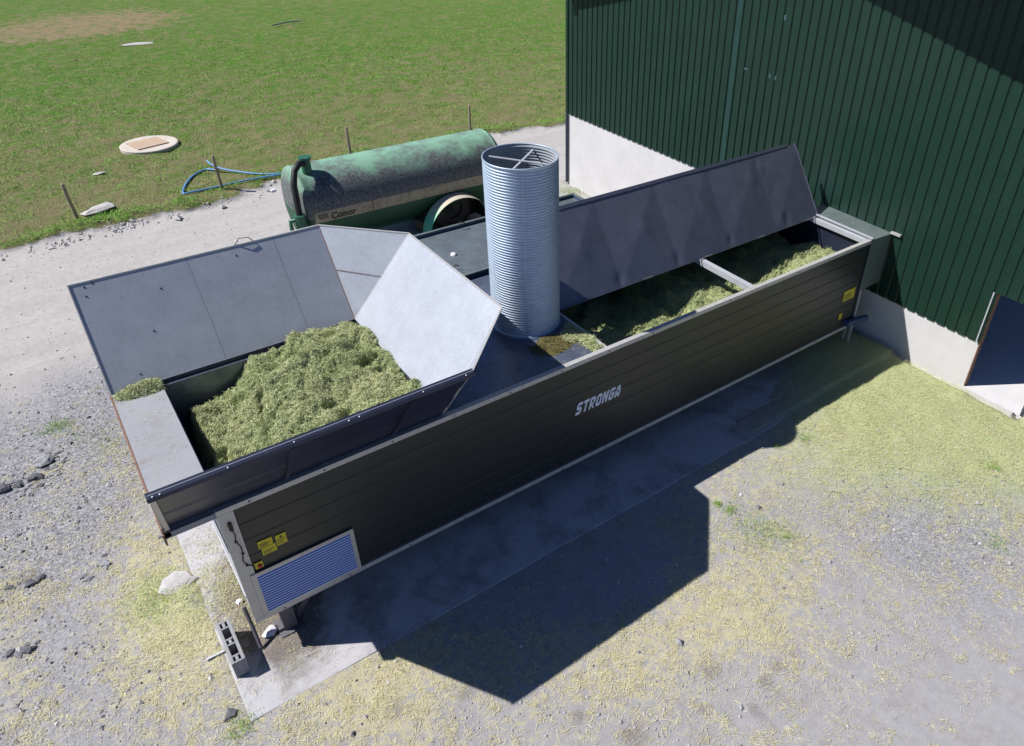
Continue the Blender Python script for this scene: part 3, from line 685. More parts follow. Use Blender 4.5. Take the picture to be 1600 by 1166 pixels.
for u in (.385, .775):
    mb = MB(); mb.bar(fw(u, .12, .035), fw(u, .975, .06), .05, .06, out); mb.build('stiffener', M['flap_dark'], wf)
mb = MB(); mb.slab([fw(0, -.01, .02), fw(1, -.01, .02), fw(1, -.01, .035), fw(0, -.01, .035)], .03, (0, 0, 1)); mb.build('lower_flange', M['flap_dark'], wf)
mb = MB(); mb.box((-.615, .02, 2.80), (-.53, .10, 2.90)); mb.build('hinge_block', M['black'], wf)
for u in list((.012, .03, .2, .41, .56, .6, .83, .97)): p = fw(u+random.uniform(-.02, .02)*(.1 < u < .9), 1.0, .045); mb = MB(); mb.lathe(p+Vector((0, 0, .012)), (0, 0, 1), [(0, .012), (.008, .010), (.010, .0)], 8); mb.build('bolt', M['galv'], wf)
# rims of the other hopper walls
def rim(a, b, parent, r=.02):
    m_ = MB(); m_.bar(Vector(a)+Vector((0, 0, -.005)), Vector(b)+Vector((0, 0, -.005)), .026, .022); return m_.build('rim', M['galv_rail'], parent)
rim(T['bl'], T['br'], wb); rim(T['rb'], T['rf'], wr); rim(T['br'], T['rb'], wc); rim(T['fr'], T['rf'], wc2)
mb = MB(); a, b = Vector(Bq['bl']), Vector(T['bl']); mb.bar(a, b, .016, .03); mb.build('rim', M['galv_rail'], wb)
# weld lines in the corners
mb = MB(); mb.tube([Bq['br'], T['br']], .009, 6); mb.build('corner_seam', M['rust'], wb)
mb = MB(); mb.tube([Bq['br'], T['rb']], .007, 6); mb.build('corner_seam', M['galv_rail'], wr)
mb = MB(); mb.tube([Bq['fr'], T['rf']], .007, 6); mb.build('corner_seam', M['galv_rail'], wr)
def lerp(a, b, t): return Vector(a)*(1-t)+Vector(b)*t
mb = MB(); mb.tube([lerp(Bq['br'], T['br'], .52)+Vector((-.0, -.012, .012)), lerp(Bq['br'], T['rb'], .50)+Vector((-.012, -.01, .012))], .005, 5); mb.build('fold_line', M['rust'], wc)
# holes and studs in the sheets
for (u, v) in ((.30, .78), (.22, .43), (.05, .95), (.08, .97), (.045, .87), (.62, .9), (.12, .1)):
    p = lerp(lerp(Bq['bl'], Bq['br'], u), lerp(T['bl'], T['br'], u), v)+nrm(Bq['bl'], Bq['br'], T['br'], mid)*.003; mb = MB(); mb.lathe(p, nrm(Bq['bl'], Bq['br'], T['br'], mid), [(0, .016), (.004, .012), (.004, 0)], 8); mb.build('bolt', M['black'], wb)
mb = MB(); q = Vector(T['bl']).lerp(Vector(T['br']), .665); mb.tube([q+Vector((-.14, .0, .0)), q+Vector((-.05, 0, .10)), q+Vector((.10, 0, .08)), q+Vector((.16, 0, 0))], .008, 6); mb.build('lifting_eye', M['leg'], wb)

# exhaust duct
DC = (5.77, 1.67); DR = .607; Z0, Z1 = 2.866, 5.93
mb = MB(); prof = []; nr = 62; 
for i in range(nr*4+1):
    z = Z0+.03+(Z1-Z0-.06)*i/(nr*4); prof.append((z-Z0, DR-.006+.0105*math.cos(2*math.pi*i/4)))
prof = [(0, DR+.012), (.03, DR+.012)]+prof+[(Z1-Z0, DR+.004)]
mb.lathe((DC[0], DC[1], Z0), (0, 0, 1), prof, 128)
mb.lathe((DC[0], DC[1], Z1-.012), (0, 0, 1), [(0, DR+.006), (.015, DR+.006), (.015, DR-.012), (0, DR-.012), (0, DR+.006)], 128)
du = mb.build('exhaust_duct', M['duct'], dry)
mb = MB(); mb.lathe((DC[0], DC[1], Z0), (0, 0, 1), [(h, r-.014) for h, r in prof][::-1], 128); mb.build('shaded_inside', M['lining'], du)  # added inner skin, carries the painted shade inside the duct
mb = MB()
sa = math.atan2(-8.156-DC[1], -.373-DC[0])+.03
mb.slab([(DC[0]+(DR+.006)*math.cos(sa+t), DC[1]+(DR+.006)*math.sin(sa+t), z) for t, z in ((-.012, Z0+.03), (.012, Z0+.03), (.012, Z1-.02), (-.012, Z1-.02))], .003); mb.build('seam_strip', M['duct'], du)
def bar3(a, b, r=.014):
    m_ = MB(); m_.bar(a, b, r*2.2, r); m_.build('brace', M['galv'], du)
def rimpt(px, py, z): q = at(px, py, z); return (float(q[0]), float(q[1]), z)
bar3(rimpt(763, 244, 5.86), rimpt(869, 259, 5.86)); bar3(rimpt(797, 269, 5.84), rimpt(833, 234, 5.84))
mb = MB(); mb.lathe((DC[0], DC[1], Z0), (0, 0, 1), [(0, DR+.07), (.012, DR+.07), (.012, DR+.01)], 96); mb.build('base_ring', M['deck'], du)

# open trough lid, underside towards the camera
DENTS = [(7.95, .08, -.022, .10), (9.5, .07, -.022, .10), (11.05, .08, -.022, .09), (12.9, .10, -.02, .10), (8.9, .55, .012, .16), (10.4, .62, -.014, .14), (12.2, .70, .014, .13), (12.75, .5, -.010, .09), (12.6, .82, .012, .09), (7.3, .5, .014, .2), (11.5, .4, .008, .12)]
lid0 = Vector((0, 1.50, 2.94)); lidd = Vector((0, 1.03, 1.46)); LX0, LX1 = 6.42, 13.93; nb = 4.65
nu, nv = 300, 50; V = []; 
ln = Vector((0, -lidd.z, lidd.y)).normalized()
for j in range(nv+1):
    for i in range(nu+1):
        u = (LX0+(LX1-LX0)*i/nu-7.95)/1.52+8; v = j/nv
        tri = 1-abs((u % 1)-.5)*2
        s_ = u % 1; h = .044*2*min(s_, 1-s_, v, 1-v)+.0012*math.sin(u*3+v*5)
        h *= 1
        for (nu_, nv_, am, rd) in DENTS:
            xx = (LX0+(LX1-LX0)*i/nu-nu_)/rd; yy = (v-nv_)*1.78/rd; h += am*math.exp(-(xx*xx+yy*yy*.5))
        h += .0012*math.sin(u*3+v*5)+.0008*math.sin(u*5.3-v*11)
        p = Vector((LX0+(LX1-LX0)*i/nu, 0, 0))+lid0+lidd*v+ln*(h*.85-.065); V.append(tuple(p))
mb = MB(); mb.add(V, [(j*(nu+1)+i, j*(nu+1)+i+1, (j+1)*(nu+1)+i+1, (j+1)*(nu+1)+i) for j in range(nv) for i in range(nu)], True)
lid = mb.build('lid', M['lid'], dry, 0, 'open trough lid leaning back with cross-creased underside')
mb = MB(); P0 = lid0-ln*.085; mb.slab([(LX0, P0.y, P0.z), (LX1, P0.y, P0.z), (LX1, P0.y+lidd.y, P0.z+lidd.z), (LX0, P0.y+lidd.y, P0.z+lidd.z)], .03, ln); mb.build('lid_top', M['flap_dark'], lid)
tp = lid0+lidd; mb = MB(); tp2 = tp-ln*.10; 
mb.bar((LX0, tp.y+.075, tp.z-.03), (LX1-.3, tp.y+.075, tp.z-.03), .07, .05, ln); mb.build('lid_lip', M['lid'], lid)
mb = MB(); mb.bar((LX1, lid0.y+.06, lid0.z-.03), (LX1, tp.y+.06, tp.z-.03), .012, .05, ln); mb.bar((LX0, lid0.y+.06, lid0.z-.03), (LX0, tp.y+.06, tp.z-.03), .012, .05, ln); mb.bar((LX0, lid0.y+.01, lid0.z-.01), (LX1, lid0.y+.01, lid0.z-.01), .012, .03, ln); mb.build('lid_edge', M['lid'], lid)
for fx in np.linspace(LX0+.5, LX1-.3, 5): mb = MB(); mb.tube([(fx-.12, 1.56, 2.90), (fx+.12, 1.56, 2.90)], .02, 8); mb.bar((fx, 1.56, 2.9), (fx, 2.02, 2.87), .04, .012); mb.build('hinge', M['leg'], lid)

# discharge chute into the barn
mb = MB(); mb.slab([(L_+.06, 0, 2.90), (BX-.03, -.02, 2.875), (BX-.03, 1.95, 2.90), (L_+.06, 1.95, 2.93)], .03, (0, 0, 1)); mb.box((L_+.052, .0, 1.60), (BX-.02, .03, 2.86)); mb.box((L_+.052, 1.9, 1.5), (BX-.02, 1.93, 2.88)); mb.box((L_+.052, .03, 1.60), (BX-.02, 1.9, 1.63))
ch = mb.build('discharge_chute', M['chute'], dry)
mb = MB(); mb.bar((L_+.08, .0, 2.925), (L_+.08, 1.92, 2.94), .05, .03); mb.build('chute_flange', M['galv'], ch)
mb = MB(); mb.bar((BX-.07, -.25, 2.90), (BX-.07, .0, 2.90), .06, .05); mb.build('bracket', M['galv_rail'], ch)
# legs
def leg(x, y, w, h=ZB, mat='leg'):
    m_ = MB(); m_.box((x-w/2, y-w/2, .03), (x+w/2, y+w/2, h)); m_.box((x-w/2-.09, y-w/2-.09, .034), (x+w/2+.09, y+w/2+.09, .052)); return m_.build('leg', M[mat], dry)
leg(.42, .22, .19); leg(.42, 3.2, .19)
for x in (3.4, 6.4, 9.4, 12.6): leg(x, 1.15, .16); leg(x, 3.2, .16)
mb = MB(); mb.bar((.56, .25, .1), (.98, .25, .66), .05, .05); mb.build('leg_brace', M['leg'], dry)
for yy in (.02, .16):
    m_ = MB(); m_.box((L_+.09, yy-.03, -.02), (L_+.14, yy+.03, 1.60)); m_.build('leg', M['galv_rail'], dry)
mb = MB(); mb.tube([(13.55, .0, .86), (13.55, -.04, .86), (13.95, -.40, .86)], .0, 3) if False else None
mb = MB(); mb.tube([(13.60, .05, .84), (13.62, -.12, .84)], .085, 16); mb.tube([(13.62, -.05, .84), (14.28, -.12, .80)], .075, 16); mb.build('drive_motor', M['bluepaint'], dry)
mb = MB(); mb.tube([(-.07, .42, .62), (-.06, .30, .35), (-.06, .05, .06)], .028, 8); mb.build('jack_handle', M['leg'], dry)
# louvre
mb = MB(); lx0, lx1, lz0, lz1 = .12, 1.58, .735, 1.60
mb.box((lx0, -.028, lz1-.07), (lx1, -.014, lz1)); mb.box((lx0, -.028, lz0), (lx1, -.014, lz0+.045)); mb.box((lx0, -.028, lz0+.046), (lx0+.07, -.014, lz1-.071)); mb.box((lx1-.06, -.028, lz0+.046), (lx1, -.014, lz1-.071))
lf = mb.build('air_inlet_louvre', M['galv_rail'], dry)
mb = MB(); ml = MB(); ns = 15; a0, a1 = lz0+.046, lz1-.071
for k in range(ns):
    z = a0+(a1-a0)*k/ns; hh = (a1-a0)/ns
    mb.slab([(lx0+.071, -.026, z), (lx1-.061, -.026, z), (lx1-.061, -.002, z+hh*.86), (lx0+.071, -.002, z+hh*.86)], .003, (0, -1, .2))
    ml.box((lx0+.071, -.029, z), (lx1-.061, -.0225, z+.013))
mb.build('louvre_slat', M['louvre'], lf); ml.build('slat_highlight', M['slatedge'], lf)
# stickers, switch, cable
def sticker(x, z, w, h, nb_, sym=True):
    m_ = MB(); m_.box((x, -.004, z), (x+w, .004, z+h)); s_ = m_.build('warning_sticker', M['yellow'], dry)
    m_ = MB()
    for k in range(nb_):
        zz = z+h*(.16+.55*k/max(1, nb_)); m_.box((x+w*.1, -.0062, zz), (x+w*(.62+.2*((k*7) % 3)/2), -.0042, zz+h*.05))
    if sym: m_.add([(x+w*.35, -.0062, z+h*.68), (x+w*.65, -.0062, z+h*.68), (x+w*.5, -.0062, z+h*.93)], [(0, 1, 2)])
    m_.build('print', M['ink'], s_)
sticker(.33, 1.985, .19, .13, 4, False); sticker(.355, 1.84, .19, .135, 3, False); sticker(.56, 1.90, .14, .19, 3, True)
sticker(13.28, 1.50, .42, .27, 4, False); sticker(13.28, 1.02, .11, .16, 1, False)
mb = MB(); mb.box((.215, -.008, 1.655), (.32, .004, 1.77)); sw = mb.build('isolator_switch', M['yellow'], dry)
mb = MB(); mb.lathe((.275, -.008, 1.70), (0, -1, 0), [(0, .032), (.022, .030), (.03, .018), (.03, 0)], 14); mb.build('knob', M['redp'], sw)
mb = MB(); mb.box((.075, -.035, 2.52), (.125, -.012, 2.66)); mb.build('junction_box', M['black'], dry)
cp_ = [(.10, -.02, 2.52), (.12, -.02, 2.42), (.10, -.02, 2.30), (.135, -.02, 2.18), (.13, -.02, 2.05), (.10, -.02, 1.92), (.13, -.02, 1.82), (.20, -.02, 1.76)]
mb = MB(); mb.tube(cp_, .007, 6)
for q in (cp_[2], cp_[4], cp_[6]): mb.lathe((q[0], -.03, q[2]), (0, 1, 0), [(0, 0), (.002, .018), (.02, .018), (.02, 0)], 8)
mb.build('cable', M['black'], dry)
for fx in np.linspace(.4, L_-.5, 14):
    for bz_ in (ZT-.045, ZB+.03): mb = MB(); mb.lathe((fx, -.013, bz_), (0, -1, 0), [(0, .014), (.006, .012), (.006, 0)], 8); mb.build('bolt', M['black'], dry)
# lettering
def letters(txt, w, h, place, mat, parent, name='lettering', bold=.02, shear=.25, sp=1.0):
    cu = D.curves.new(name, 'FONT'); cu.body = txt; cu.size = 1; cu.offset = bold; cu.shear = shear; cu.space_character = sp; cu.extrude = 0
    to = D.objects.new(name, cu); COL.objects.link(to); bpy.context.view_layer.update()
    me = D.meshes.new_from_object(to.evaluated_get(bpy.context.evaluated_depsgraph_get())); D.objects.remove(to)
    co = np.array([v.co[:] for v in me.vertices]); mn, mx = co.min(0), co.max(0)
    org = worldloc(parent)
    for v in me.vertices:
        u = (v.co.x-mn[0])/(mx[0]-mn[0])*w; t = (v.co.y-mn[1])/(mx[1]-mn[1])*h; v.co = Vector(place(u, t))-org
    me.materials.clear(); me.materials.append(mat); o_ = D.objects.new(name, me); COL.objects.link(o_); o_.parent = parent
    return o_
GLY = dict(S=".##### ###### ##.... #####. .##### ....## ###### #####.", T="###### ###### ..##.. ..##.. ..##.. ..##.. ..##.. ..##..", R="#####. ###### ##..## ##..## #####. ####.. ##.##. ##..##",
  O=".####. ###### ##..## ##..## ##..## ##..## ###### .####.", N="##..## ###.## ###.## ###### ##.### ##.### ##..## ##..##", G=".##### ###### ##.... ##.### ##.### ##..## ###### .####.", A="..##.. .####. .####. ##..## ##..## ###### ###### ##..##")
cw, chh, x_0, z_0 = .0198, .031, 5.66, 1.765
for li, chx in enumerate('STRONGA'):
    mb = MB()
    for r_i, row in enumerate(GLY[chx].split()):
        for c_i, v_ in enumerate(row):
            if v_ == '#':
                q = [(c_i, 7-r_i), (c_i+1, 7-r_i), (c_i+1, 8-r_i), (c_i, 8-r_i)]
                mb.add([(x_0+li*7.35*cw+c_*cw+r_*chh*.26, .0055, z_0+r_*chh) for c_, r_ in q], [(0, 1, 2, 3)])
    mb.build('letter', M['letters'], dry)

# ------------------------------------------------------------ silage heaps
def heap(name, x0, x1, y0, y1, zf, step, nbl, label, seed, keep=None, base=None, Lr=(.05, .13)):
    xs = np.arange(x0, x1+1e-6, step); ys = np.arange(y0, y1+1e-6, step); X, Y = np.meshgrid(xs, ys); Z = zf(X, Y)
    nx_, ny_ = len(xs), len(ys); id_ = np.arange(nx_*ny_).reshape(ny_, nx_); q = np.stack([id_[:-1, :-1], id_[:-1, 1:], id_[1:, 1:], id_[1:, :-1]], -1).reshape(-1, 4)
    V = np.stack([X.ravel(), Y.ravel(), Z.ravel()], -1)
    if keep is not None:
        kf = keep(V[q].mean(1)[:, 0], V[q].mean(1)[:, 1]); q = q[kf]
    rb = fbm(V[:, 0]*9, V[:, 1]*9, 4, seed)
    bx_ = RNG.uniform(x0, x1, nbl); by_ = RNG.uniform(y0, y1, nbl)
    if keep is not None: kk = keep(bx_, by_); bx_, by_ = bx_[kk], by_[kk]
    e = .02; bz = zf(bx_, by_); gx_ = (zf(bx_+e, by_)-zf(bx_-e, by_))/(2*e); gy_ = (zf(bx_, by_+e)-zf(bx_, by_-e))/(2*e)
    n = len(bx_); a = RNG.uniform(0, 2*np.pi, n); d = np.stack([np.cos(a), np.sin(a), np.clip(gx_, -3, 3)*np.cos(a)+np.clip(gy_, -3, 3)*np.sin(a)+RNG.normal(0, .28, n)], -1); d /= np.linalg.norm(d, axis=1)[:, None]
    s = np.cross(d, RNG.normal(0, 1, (n, 3))); s /= np.linalg.norm(s, axis=1)[:, None]
    Lb = RNG.uniform(*Lr, n)[:, None]*RNG.choice([.6, 1.0, 1.5], n)[:, None]; Wb = RNG.uniform(.0035, .0075, n)[:, None]; P = np.stack([bx_, by_, bz+.012], -1)
    BV = np.stack([P-d*Lb/2-s*Wb/2, P+d*Lb/2-s*Wb/3, P+d*Lb/2+s*Wb/3, P-d*Lb/2+s*Wb/2], 1).reshape(-1, 3)
    tone = np.clip(RNG.uniform(0, 1, n)*.75+.5*(fbm(bx_*2, by_*2, 3, seed+3)-.25), 0, 1)
    VV = np.concatenate([V, BV]); QQ = np.concatenate([q, np.arange(n*4).reshape(n, 4)+len(V)])
    o_ = arrmesh(name, VV, QQ, M['silage'], attrs=dict(rnd=np.concatenate([rb*.5, np.repeat(tone, 4)])))
    tag(o_, label, 'silage', kind='stuff'); return o_
def lumps(X, Y, s, a=1.0):
    r = 1-np.abs(2*fbm(X*1.5, Y*1.5, 3, s)-1); return a*(.26*(fbm(X*1.3, Y*1.3, 3, s+1)-.5)+.16*(fbm(X*3.4, Y*3.4, 3, s+2)-.5)+.07*(fbm(X*9, Y*9, 3, s+4)-.5)+.025*(fbm(X*25, Y*25, 2, s+5)-.5)+.10*(r-.7))
def hz(X, Y):
    z = 2.46+.46*sst(.25, 1.6, X+.25*(fbm(X*2, Y*2, 3, 5)-.5))
    z = z-.30*sst(2.9, 3.4, Y)*(1-sst(.8, 1.5, X)) - .08*sst(2.4, 3.4, Y) + .05*np.exp(-((X-2.4)**2+(Y-2.2)**2)/.6) - .10*sst(2.9, 3.5, X)
    z = z-1.1*(1-sst(.16, .34, X+.1*(fbm(X*3, Y*3, 2, 8)-.5)))
    pk = sst(.66, .80, fbm(X*2.4, Y*2.4, 3, 140)); return z+lumps(X, Y, 101, 1.5)-.16*pk
heap('silage_heap', .11, 3.62, .10, 3.75, hz, .025, 150000, 'loose heap of cut green grass filling the flared loading hopper', 201,
     keep=lambda x, y: (x < 3.27+.82*np.clip(hz(x, y)-2.885, 0, 1)-.02) & (y < 3.38+.76*np.clip(hz(x, y)-2.885, 0, 1)-.02))
def tz(X, Y):
    z = 2.16+.13*np.sin(X*1.9+1.6)+.16*(1-sst(.2, 1.1, Y))-.16*sst(1.2, 2.2, Y)
    return z+lumps(X*1.1, Y*1.1, 131, 1.25)
heap('silage_bed', 6.42, 13.82, .10, 3.4, tz, .03, 130000, 'chopped green silage lying inside the trough below the open lid', 231)
def shz(X, Y):
    q = 1-((X+.18)/.36)**2-((Y-3.36)/.17)**2; return 2.868+.10*np.clip(q, -.2, 1)+.05*(fbm(X*12, Y*12, 3, 9)-.5)
heap('silage_spill', -.56, .05, 3.1, 3.46, shz, .02, 9000, 'little pile of green grass left on the end shelf of the hopper', 251, keep=lambda x, y: shz(x, y) > 2.866)
def dkz(X, Y):
    q = np.maximum(1-((X-6.27)/.15)**2-((Y-.5)/.62)**2*1.0, 1-((X-6.1)/.22)**2-((Y-.75)/.2)**2); return 2.868+.035*np.clip(q, -.3, 1)+.03*(fbm(X*10, Y*10, 3, 19)-.55)
heap('silage_spill', 5.8, 6.42, .1, 1.3, dkz, .015, 7000, 'yellow green scraps of silage on the deck edge beside the round duct', 261, keep=lambda x, y: dkz(x, y) > 2.868)
def moz(X, Y):
    q = 1-((X-5.72)/.42)**2-((Y-.72)/.26)**2; return 2.868+.02*np.clip(q, -.3, 1)+.022*(fbm(X*9, Y*9, 3, 29)-.52)
o = heap('moss_patch', 5.2, 6.2, .4, 1.15, moz, .015, 3500, 'brown mossy residue on the sunlit deck in front of the round duct', 271, keep=lambda x, y: (moz(x, y) > 2.868) & ((x-DC[0])**2+(y-DC[1])**2 > .42)); 
t = NT('brown_moss'); t.set('Base Color', t.mix(t.noise(14, 5, .7), (.08, .075, .03), (.24, .21, .07))); t.set('Roughness', .9); o.data.materials[0] = t.m; o['category'] = 'moss'

# chaff blown over the steelwork
def chaff(name, n_, xr, yr, zz, label, tone=M['fresh']):
    x_ = RNG.uniform(*xr, n_*4); y_ = RNG.uniform(*yr, n_*4); k_ = RNG.uniform(0, 1, n_*4) < sst(.42, .72, fbm(x_*3.5, y_*3.5, 4, 301)); x_, y_ = x_[k_][:n_], y_[k_][:n_]
    blades(name, x_, y_, np.full(len(x_), zz)+RNG.uniform(.001, .006, len(x_)), RNG.uniform(.015, .05, len(x_)), RNG.uniform(.0025, .005, len(x_)), tone, RNG.uniform(0, 1, len(x_)), .08)
    tag(D.objects[name], label, 'chaff', kind='stuff')
chaff('shelf_chaff', 260, (-.55, .05), (.1, 3.2), 2.87, 'stray bits of chopped grass on the end shelf of the hopper')
chaff('deck_chaff', 420, (3.4, 6.3), (.12, 1.0), 2.867, 'stray bits of chopped grass on the deck around the round duct')
chaff('rail_chaff', 260, (.0, 13.8), (.0, .08), 2.912, 'stray bits of straw caught on the top rail of the long side', M['straw'])
chaff('slab_chaff', 1500, (-.5, 1.0), (-.6, 2.6), .034, 'chopped grass and straw lying on the slab beside the dryer left end')

# ------------------------------------------------------------ rear container behind the dryer
rc = thing('steel_container', (7.2, 4.8, 0), 'low dark steel container with a flat sunken lid behind the round duct', 'container')
rx0, rx1, ry0, ry1, rz = 4.55, 9.93, 3.70, 5.93, 2.90
mb = MB(); mb.box((rx0, ry0, .35), (rx1, ry0+.05, rz-.001)); mb.box((rx0, ry1-.05, .35), (rx1, ry1, rz-.001)); mb.box((rx0, ry0+.051, .35), (rx0+.05, ry1-.051, rz-.001)); mb.box((rx1-.05, ry0+.051, .35), (rx1, ry1-.051, rz-.001)); mb.build('body', M['bluepaint'], rc)
mb = MB(); mb.box((rx0+.051, ry0+.051, rz-.09), (rx1-.051, ry1-.051, rz-.055)); ld = mb.build('lid', M['rear'], rc)
mb = MB(); mb.box((rx0-.01, ry0-.01, rz), (rx1+.01, ry0+.055, rz+.03)); mb.box((rx0-.01, ry1-.055, rz), (rx1+.01, ry1+.01, rz+.03)); mb.box((rx0-.01, ry0+.056, rz), (rx0+.055, ry1-.056, rz+.03)); mb.box((rx1-.055, ry0+.056, rz), (rx1+.01, ry1-.056, rz+.03)); mb.build('rim', M['chute'], rc)
q = at(709, 398, 2.85); mb = MB(); mb.lathe((q[0], q[1], rz-.055), (0, 0, 1), [(0, .065), (.03, .06), (.04, 0)], 16); mb.build('cap', M['paper'], rc)
q = at(722, 353, 2.93); mb = MB(); mb.tube([(q[0]-.07, q[1], rz+.03), (q[0]-.04, q[1], rz+.12), (q[0]+.05, q[1], rz+.11), (q[0]+.07, q[1], rz+.03)], .016, 8); mb.build('latch', M['black'], rc)
q = at(712, 418, 2.9); mb = MB(); mb.tube([(q[0]-.05, q[1], rz+.0), (q[0], q[1], rz+.06), (q[0]+.06, q[1]-.03, rz+.03)], .012, 8); mb.build('latch', M['black'], rc)
for x in (rx0+.2, rx1-.2):
    for y in (ry0+.1, ry1-.1):
        m_ = MB(); m_.box((x-.08, y-.04, -.05), (x+.08, y+.04, .35)); m_.build('leg', M['leg'], rc)

# ------------------------------------------------------------ slurry tanker
TY, TZ, TR, TX0, TX1 = 12.4, 1.5, 1.08, 5.10, 11.15
tk = thing('slurry_tanker', (8.0, TY, 0), 'weathered green slurry tanker with lichen stains, cream stripe and black hose', 'slurry tanker')
prof = [(-.20, 0), (-.198, .2), (-.19, .45), (-.165, .7), (-.12, .9), (-.07, 1.02), (-.03, TR-.01), (0, TR)]
prof = prof+[(.02, TR+.012), (.06, TR+.012), (.08, TR)]
Lt = TX1-TX0; prof += [(x, TR) for x in np.linspace(.3, Lt-.1, 14)]
prof += [(Lt-h, r) for h, r in [(.08, TR), (.06, TR+.012), (.02, TR+.012), (0, TR), (-.03, TR-.01), (-.09, 1.02), (-.17, .9), (-.24, .7), (-.28, .45), (-.296, .2), (-.30, 0)]]
mb = MB(); mb.lathe((TX0, TY, TZ), (1, 0, 0), prof, 72); tank = mb.build('tank', M['tank'], tk)
mb = MB(); n_ = 8; vs = []
for x in (TX0+.07, TX1-.1):
    for k in range(n_+1):
        a = math.radians(-9+16*k/n_); vs.append((x, TY-(TR+.006)*math.cos(a), TZ-.03+(TR+.006)*math.sin(a)))
mb.add(vs, [(k, n_+1+k, n_+2+k, k+1) for k in range(n_)], True); mb.build('stripe', M['cream'], tank)
mb = MB()
for x in (TX0+1.72,): 
    mb.add([(x+dx, TY-(TR+.012)*math.cos(math.radians(d)), TZ-.03+(TR+.012)*math.sin(math.radians(d))) for dx in (0, .035) for d in (-10, 0, 8)], [(0, 3, 4, 1), (1, 4, 5, 2)])
mb.build('stripe_joint', M['rust'], tank)
letters('Conor', .72, .19, lambda u, t_: (5.62+u, TY-(TR+.014)*math.cos((t_-.13)/TR), TZ-.03+(TR+.014)*math.sin((t_-.13)/TR)), M['ink'], tank, bold=.03, shear=.1)
mb = MB()
for k in range(4):
    x = 5.30+k*.07; mb.add([(x, TY-TR-.012, TZ-.10), (x+.035, TY-TR-.012, TZ-.10), (x+.0, TY-TR-.012, TZ+.05), (x-.035, TY-TR-.012, TZ+.05)], [(0, 1, 2, 3)])
mb.build('lettering', M['ink'], tank)
# manhole neck, valve and hose at the tank's end
mb = MB(); vx, vy = 5.42, 12.02
mb.tube([(vx, vy, TZ+1.0), (vx, vy, TZ+1.38)], .13, 18); mb.tube([(vx, vy, TZ+1.38), (vx, vy, TZ+1.44)], .17, 18); mb.build('valve', M['green_steel'], tk)
mb = MB(); mb.tube([(5.40, 12.0, 2.78), (5.20, 11.85, 2.84), (5.00, 11.70, 2.72), (4.88, 11.58, 2.40), (4.84, 11.48, 1.9), (4.82, 11.42, 1.35)], .085, 14); mb.build('suction_hose', M['black'], tk)
mb = MB(); mb.tube([(4.82, 11.42, 1.62), (4.82, 11.42, 1.05)], .15, 14); mb.tube([(4.82, 11.42, 1.5), (4.55, 11.42, 1.5), (4.55, 11.42, 1.25)], .06, 10); mb.box((4.74, 11.35, 1.0), (5.15, 11.5, 1.12)); mb.build('valve', M['green_steel'], tk)
mb = MB(); mb.tube([(4.55, 11.42, 1.25), (4.55, 11.40, .5)], .05, 10); mb.build('drain_hose', M['black'], tk)
mb = MB(); mb.lathe((4.60, 12.4, 2.05), (-1, 0, 0), [(0, .05), (.1, .05), (.13, .03), (.14, 0)], 12); mb.build('lamp', M['paper'], tk)
# wheels with mudguards
for side in (-1, 1):
    wy = TY+side*1.15; wc_ = (9.36, wy, .12)
    mb = MB(); vs = []; ks = 28; R1 = 1.10
    for dy in (-.1, .40):
        for k in range(ks+1):
            a = math.pi*(1-k/ks); vs.append((wc_[0]+R1*math.cos(a), wy+side*(dy-.0), wc_[2]+R1*math.sin(a)))
    f_ = [(k, k+1, ks+2+k, ks+1+k) for k in range(ks)]
    mb.add(vs, f_, True); mb.add([(x, y, z+.018) for x, y, z in vs], [tuple(reversed(q)) for q in f_], True)
    mb.build('mudguard', M['arch'], tk)
    m_ = MB(); m_.lathe((9.36, wy-side*.68, .72), (0, side, 0), [(0, .35), (.0, .6), (.04, .70), (.12, .73), (.36, .73), (.44, .70), (.48, .6), (.48, .35)], 40); wh = m_.build('wheel', M['black'], tk)
    m_ = MB(); m_.lathe((9.36, wy-side*.64, .72), (0, side, 0), [(.0, .0), (.30, .12), (.30, .3), (.40, .36), (.02, .36)], 28); m_.build('rim', M['wheelrim'], wh)
    # wheel recess in the tank flank, blackened to stand in for its shade
    m_ = MB(); yb_ = TY+side*.45; rr_ = 1.085; arc = [(9.36+rr_*math.cos(math.pi*k/24), .12+rr_*math.sin(math.pi*k/24)) for k in range(25)]
    vs = [(x, yb_, z) for x, z in arc]+[(x, wy+side*.02, z) for x, z in arc]; m_.add(vs, [(k, k+1, 26+k, 25+k) for k in range(24)]); m_.add([(x, yb_, z) for x, z in arc], [tuple(range(25))]); m_.build('wheel_recess', M['black'], tk)
mb = MB(); mb.box((5.0, TY-.35, .38), (11.0, TY-.2, .55)); mb.box((5.0, TY+.2, .38), (11.0, TY+.35, .55)); mb.bar((5.0, TY-.2, .46), (3.2, TY, .46), .14, .14); mb.bar((5.0, TY+.2, .46), (3.2, TY, .46), .14, .14); mb.build('chassis', M['green_steel'], tk)
mb = MB(); mb.tube([(3.35, TY, .46), (3.35, TY, -.02)], .05, 10); mb.build('jack_stand', M['leg'], tk)

